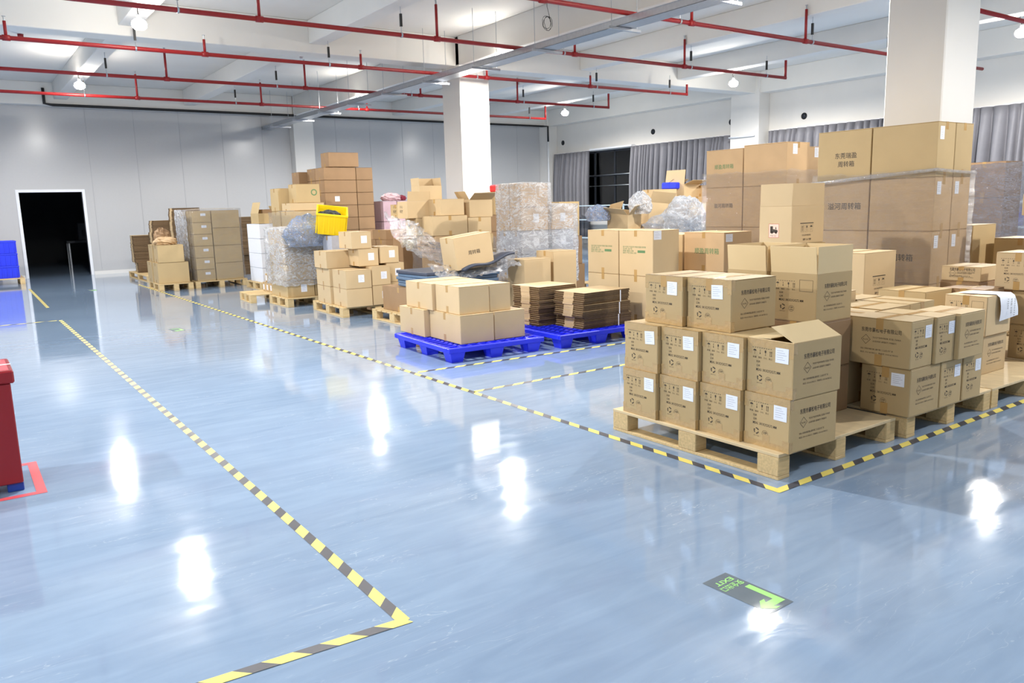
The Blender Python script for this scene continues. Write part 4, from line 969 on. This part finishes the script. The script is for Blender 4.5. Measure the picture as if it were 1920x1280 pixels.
carton((9.62, 9.65), 1.12, .5, .42, .35, 'small open carton left of the white bag in the waste heap', R(-10), KR, None, tape=None, flaps=[('-y', 120, .2), ('+x', 70, .2)], tilt=(R(-5), R(5)))
carton((10.0, 9.9), 1.5, .5, .35, .22, 'carton lying on top of the waste heap, left of the blue scrap', R(-8), KR, None)
carton((10.75, 9.9), 1.50, .5, .42, .3, 'open carton with a raised flap at the top of the waste heap', R(8), KR, None, tape=None, flaps=[('-x', 80, .26), ('-y', 160, .2), ('+y', 30, .2)])
carton((11.2, 9.75), 1.58, .5, .4, .2, 'carton with a pale lid at the right top of the waste heap', R(-4), KR, None)
blob((10.12, 9.3, 1.0), (.42, .26, .36), 'bright white plastic bag heaped in the middle of the waste heap', BAG, 3)
blob((9.6, 9.2, .98), (.50, .24, .2), 'clear crumpled plastic film spilling over the left of the waste heap', BAGC, 4)
blob((9.28, 9.5, 1.32), (.2, .18, .22), 'small white foam bag on the left of the waste heap', BAG, 5)
blob((10.62, 9.15, .96), (.55, .22, .2), 'crumpled clear film in front of the waste heap', BAGC, 6)
blob((11.25, 9.3, .95), (.50, .3, .38), 'clear wrinkled film over the carton at the right of the waste heap', BAGC, 7)
blob((8.72, 9.9, 1.22), (.22, .18, .16), 'blue and white plastic scrap left of the waste heap', BAGB, 9)
s_ = MB(); s_.cbox((-.14, -.1, 0), (.14, .1, .12), BLUEC, .02); tag(s_.build('blue_scrap', None, (10.62, 10.1, 1.72)), 'small blue plastic piece on top of the waste heap', 'plastic scrap')

#== left middle: wrapped tower with yellow crate
wood_pallet(4.28, 12.3, 5.3, 13.2, 'wooden pallet under the film covered tower with the yellow crate', 0)
for lv in range(4):
    for ix, (x, w) in enumerate(((4.32, .46), (4.79, .44))):
        carton((x, 12.4), .144+.27*lv, w, .75, .265, 'carton inside the film covered tower, layer %s, %s' % (('one', 'two', 'three', 'four')[lv], ('left', 'right')[ix]), 0, KRD, None, labels=[('-y', .5, .3, .1, .12)] if lv == 0 else [])
wrap(4.29, 12.36, 5.26, 13.2, .32, 1.27, 'cloudy film wrapped round the tower under the yellow crate', FILMT, sd=31, jit=.03)
blob((4.66, 12.24, .96), (.36, .2, .30), 'bluish plastic bag heaped on the film covered tower', BAGB, 12, rough=.5)
def crate(P, w, d, h, rz, mt, label, fill=None, tilt=(0, 0), ribs=5, group=None, name='plastic_crate'):
    t = thing(name, label, 'crate', P, rz, group); t.rotation_euler = (tilt[0], tilt[1], rz)
    b = MB(); e = .008; tp = .02
    def wall(a, b2, in_): pass
    b.cbox((-w/2+tp, -d/2+tp, 0), (w/2-tp, d/2-tp, .01), mt, .002)
    for s in (-1, 1):
        V = [(-w/2+tp, s*(d/2-tp), 0), (w/2-tp, s*(d/2-tp), 0), (w/2, s*d/2, h), (-w/2, s*d/2, h), (-w/2+tp, s*(d/2-tp-e), 0), (w/2-tp, s*(d/2-tp-e), 0), (w/2, s*(d/2-e), h), (-w/2, s*(d/2-e), h)]
        b.add(V, [(0,1,2,3),(7,6,5,4),(3,2,6,7),(0,3,7,4),(1,5,6,2)], mt)
        V = [(s*(w/2-tp), -d/2+tp, 0), (s*(w/2-tp), d/2-tp, 0), (s*w/2, d/2, h), (s*w/2, -d/2, h), (s*(w/2-tp-e), -d/2+tp, 0), (s*(w/2-tp-e), d/2-tp, 0), (s*(w/2-e), d/2, h), (s*(w/2-e), -d/2, h)]
        b.add(V, [(0,1,2,3),(7,6,5,4),(3,2,6,7),(0,3,7,4),(1,5,6,2)], mt)
        for k in range(ribs+1):
            x = -w/2+.03+k*(w-.06)/ribs; b.box((x-.006, s*d/2-.012, .01), (x+.006, s*d/2+.008, h-.02), mt)
        for k in range(ribs):
            y = -d/2+.03+k*(d-.06)/(ribs-1); b.box((s*w/2-.012, y-.006, .01), (s*w/2+.008, y+.006, h-.02), mt)
        b.box((-w/2-.014, s*d/2-.014, h-.035), (w/2+.014, s*d/2+.014, h), mt) if False else None
    b.build('crate_body', t)
    r = MB()
    for a, c_ in (((-w/2-.015, -d/2-.015, h-.03), (w/2+.015, -d/2, h)), ((-w/2-.015, d/2, h-.03), (w/2+.015, d/2+.015, h)), ((-w/2-.015, -d/2, h-.03), (-w/2, d/2, h)), ((w/2, -d/2, h-.03), (w/2+.015, d/2, h))): r.cbox(a, c_, mt, .003)
    r.build('rim', t)
    return t
crate((5.02, 12.15, 1.19), .46, .50, .34, R(-22), YEL, 'tilted yellow plastic crate filled with dark parts', tilt=(R(16), R(7)))
blob((5.0, 12.15, 1.35), (.19, .2, .10), 'dark parts heaped inside the yellow crate', mat('dark_parts', (52, 56, 60), .7, noise=.3, nscale=30), 15, name='dark_parts', cat='parts', rough=.5)
carton((4.86, 11.78), .0, .40, .36, 1.12, 'grey film covered carton column right under the yellow crate', 0, mat('grey_carton', (170, 172, 182), .6), None)
#== stack behind with wrap and green print
wood_pallet(5.05, 14.2, 6.1, 15.4, 'wooden pallet under the stack left of the tall brown tower', 0)
for lv in range(4):
    z = .144+.345*lv
    carton((5.10, 14.75), z, .5, .45, .34 if lv < 4 else .3, 'tan carton in the stack left of the tall brown tower, layer %s, left' % ('one', 'two', 'three', 'four')[lv], 0, KRD, None)
    carton((5.12, 14.25), z, .72, .48, .34, 'tan carton in the stack left of the tall brown tower, layer %s, front' % ('one', 'two', 'three', 'four')[lv], 0, KRD, None)
carton((5.10, 14.76), 1.525, .5, .44, .42, 'tan carton standing at the left top of the stack beside the brown tower', 0, KRD)
carton((5.14, 14.28), 1.525, .66, .44, .14, 'shallow tan carton under the green marked one', 0, KR); 
carton((5.28, 14.30), 1.666, .46, .40, .34, 'carton with a round green mark, half open, on the stack beside the brown tower', 0, KRD, lambda b, w, d, h: ring(b, face_T('-y', w, d, h), w*.75, h*.55, .06, .02, INKG, 14))
wrap(5.06, 14.2, 5.88, 15.24, .4, 1.52, 'stretch film around the stack left of the tall brown tower', FILM, sd=41, top=False, jit=.02)
#== tall brown tower
wood_pallet(6.08, 14.9, 7.25, 16.0, 'wooden pallet under the tall brown tower', 0)
for lv in range(9):
    z = .144+.245*lv
    for ix, (x, w) in enumerate(((6.12, .68), (6.805, .36))):
        for iy, (y, d) in enumerate(((15.0, .45), (15.46, .42))):
            if iy and ix: continue
            carton((x, y), z, w, d, .243, 'brown carton in the tall brown tower, layer %s from the bottom, %s' % (('1st', '2nd', '3rd', '4th', '5th', '6th', '7th', '8th', '9th')[lv], ('front left', 'back left', 'front right')[iy+2*ix]), 0, KRB, None, labels=[('-y', .3, .3, .1, .1)] if (lv == 6 and iy == 0 and ix == 0) else [], tape='z')
carton((6.26, 15.05), 2.36, .64, .4, .28, 'single brown carton crowning the tall brown tower', 0, KRB)
carton((5.95, 15.9), .0, .6, .4, 2.3, 'brown carton column behind the left side of the tall tower', 0, KRB)
#== pink wrapped stack
PKB = mat('pink_wrapped_carton', (186, 158, 168), .4, noise=.06, nscale=10, bump=.2, bscale=12)
for lv in range(4):
    for ix in range(2): carton((7.36+.33*ix, 15.0), .0+.42*lv, .32, .75, .415, 'pink film wrapped carton behind the brown tower, layer %s, %s' % (('one', 'two', 'three', 'four')[lv], ('left', 'right')[ix]), 0, PKB, None, tape=None)
blob((7.65, 15.2, 1.68), (.22, .16, .10), 'pink plastic bag lying on the pink wrapped stack', PINKW, 17); blob((7.92, 15.25, 1.68), (.1, .1, .07), 'small dark red item on the pink wrapped stack', mat('dark_red', (120, 30, 50), .5), 18, name='small_item', cat='item')
for k in range(2): carton((6.2, 12.6+.42*k), 1.0 if False else .0, .80, .4, .98, 'tall brown carton before the pink stack, %s' % ('nearer', 'farther')[k], 0, KRB)
carton((6.22, 12.62), .98, .74, .55, .17, 'long brown taped parcel lying in front of the pink stack', 0, KRB)
carton((5.95, 11.95), .0, .5, .4, .78, 'tan carton behind the right end of the labelled stack', 0, KRD)
#== white stack
wood_pallet(4.9, 15.5, 5.7, 16.5, 'wooden pallet under the white cartons', 0)
WC = mat('white_carton', (226, 228, 234), .5, noise=.02)
for lv in range(4): carton((4.95, 15.55), .144+.287*lv, .50, .78, .285, 'white carton in the white stack, %s' % ('bottom', 'second', 'third', 'top')[lv], 0, WC, None, tape=None)
carton((4.97, 15.6), 1.294, .44, .4, .20, 'open brown carton on the white stack with a small box inside', R(4), KRD, None, tape=None, flaps=[('-x', 75, .22), ('+x', 70, .15)])
carton((5.08, 15.66), 1.31, .22, .2, .26, 'small carton sticking out of the open one on the white stack', R(8), KRB); carton((5.43, 15.6), 1.294, .24, .35, .17, 'torn cardboard piece at the right of the white stack top', R(-6), KRB)
#== pallet with long cartons
wood_pallet(4.02, 12.95, 4.26, 14.3, 'x', 0) if False else None
wood_pallet(4.05, 13.35, 5.0, 14.15, 'wooden pallet with the long thin cartons beside the aisle tape', R(-4))
for k in range(3): carton((4.42-.0*k, 13.42+.19*k), .144, .62, .18, .16, 'long thin tan carton, bottom layer on the low pallet, %s' % ('nearest', 'middle', 'farthest')[k], R(-3), KR, None, labels=[('-x', .2, .2, .08, .09)], seam='x')
for k in range(2): carton((4.44, 13.5+.19*k), .306, .60, .18, .15, 'long thin tan carton, upper layer on the low pallet, %s' % ('nearer', 'farther')[k], R(-3), KR, None, labels=[('-x', .2, .2, .08, .09)])
carton((4.75, 14.25), .144, .3, .3, .5, 'small torn carton behind the long thin ones', R(5), KRB, labels=[('-y', .5, .5, .08, .08)])
#== wrapped stack further left
wood_pallet(4.05, 17.0, 5.1, 18.3, 'wooden pallet under the film wrapped cartons right of the two carton pair', R(-2))
for lv in range(6): carton((4.08, 17.05), .144+.24*lv, .37, .55, .238, 'labelled carton in the far wrapped stack, layer %s, left column' % ('one', 'two', 'three', 'four', 'five', 'six')[lv], R(-2), KRD, None, labels=[('-y', .45, .55, .1, .05)])
for lv in range(4):
    carton((4.46, 17.04), .144+.36*lv, .56, .55, .358, 'wide carton in the far wrapped stack, layer %s, right column' % ('one', 'two', 'three', 'four')[lv], R(-2), KRD, None)
    for k in range(1): carton((4.08, 17.62), .144+.36*lv, .92, .60, .358, 'wide carton in the far wrapped stack, layer %s, rear' % ('one', 'two', 'three', 'four')[lv], R(-2), KRD, None)
wrap(4.04, 17.0, 5.06, 18.24, .16, 1.62, 'cloudy stretch film around the far wrapped stack', FILMT if False else FILM, rz=R(-2), sd=51, jit=.02)
sheet([(4.0, 17.2, 1.6), (4.0, 17.2, 1.0), (4.02, 17.2, .3)], [(4.0, 18.2, 1.62), (4.0, 18.2, 1.0), (4.02, 18.2, .3)], 'white hazy film layer on the aisle side of the far wrapped stack', BAG, 52, wr=.01)
#== two big boxes, far left
wood_pallet(3.34, 17.0, 4.0, 18.2, 'wooden pallet under the four plain cartons at the far left', R(-2))
for k in range(2): carton((3.34, 17.1+.56*k), .144, .60, .55, .42, 'large plain tan carton in the lower layer at the far left, %s' % ('front', 'rear')[k], R(-2), KRD); carton((3.37, 17.1+.5*k), .566, .50, .46, .35, 'plain tan carton in the upper layer at the far left, %s' % ('front', 'rear')[k], R(-2), KRD)
blob((3.6, 17.4, .915), (.22, .2, .10), 'crumpled kraft paper lying on the far left cartons', KRO, 61, name='kraft_paper', cat='paper', rough=.6); blob((3.62, 17.75, .915), (.16, .16, .2), 'bundle of brown paper with a white tag on the far left cartons', KRB, 62, name='paper_bundle', cat='paper', rough=.7)
wood_pallet(3.6, 19.6, 4.6, 21.9, 'wooden pallet under the flattened cartons at the far left', 0)
for q, (x, y, n, lb) in enumerate(((3.95, 21.3, 26, 'leftmost low stack'), (4.25, 20.6, 36, 'middle height stack'), (4.6, 19.95, 44, 'tallest stack'), (5.25, 20.2, 41, 'stack behind the wrapped cartons'), (6.15, 20.3, 41, 'stack right of the wrapped cartons'))):
    flat_stack(x, y, .144 if q < 3 else 0, .58, .62, n, .034, 'far flattened carton in the '+lb, 'far flattened cartons, '+lb, R(-4+2*q), 70+q, (0, 0), 7, .035)
#== blue crates, far left
wood_pallet(-.6, 21.9, 1.35, 22.9, 'wooden pallet under the blue crates left of the doorway', 0)
for lv in range(3):
    for ix in range(3): crate((.98-.62*ix, 22.42, .146+lv*.29), .56, .76, .286, 0, BLUEC, 'blue plastic crate left of the doorway, %s layer, %s' % (('bottom', 'middle', 'top')[lv], ('nearest the door', 'middle', 'farthest from the door')[ix]), ribs=5)
#== red cabinet
t = thing('fire_equipment_box', 'dark red metal equipment box with a pink topped lid at the left edge', 'box', (-.37, 5.28, 0))
b = MB(); b.cbox((-.52, -.22, .05), (.55, .22, .62), REDC, .006); b.build('cabinet_body', t)
b = MB(); b.cbox((-.54, -.24, .62), (.57, .24, .69), REDC, .008); b.build('lid', t)
b = MB(); b.add([(-.5, -.2, .6905), (.55, -.2, .6905), (.55, .2, .6905), (-.5, .2, .6905)], [(0,1,2,3)], mat('lid_sticker', (222, 84, 92), .4)); b.box((-.5, -.012, .6906), (.57, .012, .692), WHITEP)
b.build('lid_sticker', t)
for sx in (-.5, .47):
    for sy in (-.2, .14): f = MB(); f.cbox((sx, sy, 0), (sx+.08, sy+.06, .05), BLUEFEET, .004); f.build('foot', t)
m_ = MB()
for a, b2 in (((-1.2, 4.95), (.28, 5.0)), ((-1.2, 5.60), (.28, 5.65)), ((.23, 5.0), (.28, 5.60))): m_.box((a[0], a[1], .0008), (b2[0], b2[1], .0014), TRED)
tag(m_.build('floor_tape'), 'red floor tape outlining the red equipment box', 'tape')
#== shelving along the right wall
def shelf(x, y0, y1, zs, label):
    t = thing('steel_shelf', label, 'shelf', (x, (y0+y1)/2, 0)); d = (y1-y0)/2
    for z in zs: b = MB(); b.cbox((-.25, -d, z-.03), (.25, d, z), mat('pale_blue_steel', (196, 214, 224), .4), .004); b.build('shelf_board', t)
    for sx in (-.25, .21):
        for sy in (-d, 0, d-.04): b = MB(); b.box((sx, sy, 0), (sx+.04, sy+.04, zs[-1]+.02), mat('pale_blue_steel', (196, 214, 224), .4)); b.build('upright', t)
shelf(17.6, 15.4, 21.6, (.4, 1.0, 1.46), 'long pale blue steel shelf under the far curtains')
shelf(16.4, 5.6, 8.2, (.4, .88, 1.34), 'pale steel shelf under the curtain at the right edge')
crate((16.3, 6.95, .885), .36, .45, .35, 0, BLUEC, 'blue bin on the shelf at the right edge')
crate((16.3, 7.6, .885), .36, .45, .2, 0, BLUEC, 'low blue bin on the shelf behind the right edge stack')
crate((16.3, 6.95, .405), .36, .6, .3, 0, BLUEC, 'blue bin on the lower shelf at the right edge')
# grey film covered tower at the far right
for lv in range(4): carton((11.5, 4.95), .48*lv, .5, .55, .475, 'brown carton in the grey filmed tower at the far right, layer %s' % ('one', 'two', 'three', 'four')[lv], 0, KRB)
wrap(11.45, 4.72, 12.1, 5.56, .1, 1.9, 'dark grey translucent film around the tower at the far right', film_mat('grey_film', .5, .05, tint=(150, 150, 160)), sd=61, jit=.03)

for l_, ns in LABELS.items():
    if len(ns) > 1 and not any('group' in bpy.data.objects[n] for n in ns): print('DUP LABEL', l_, ns)
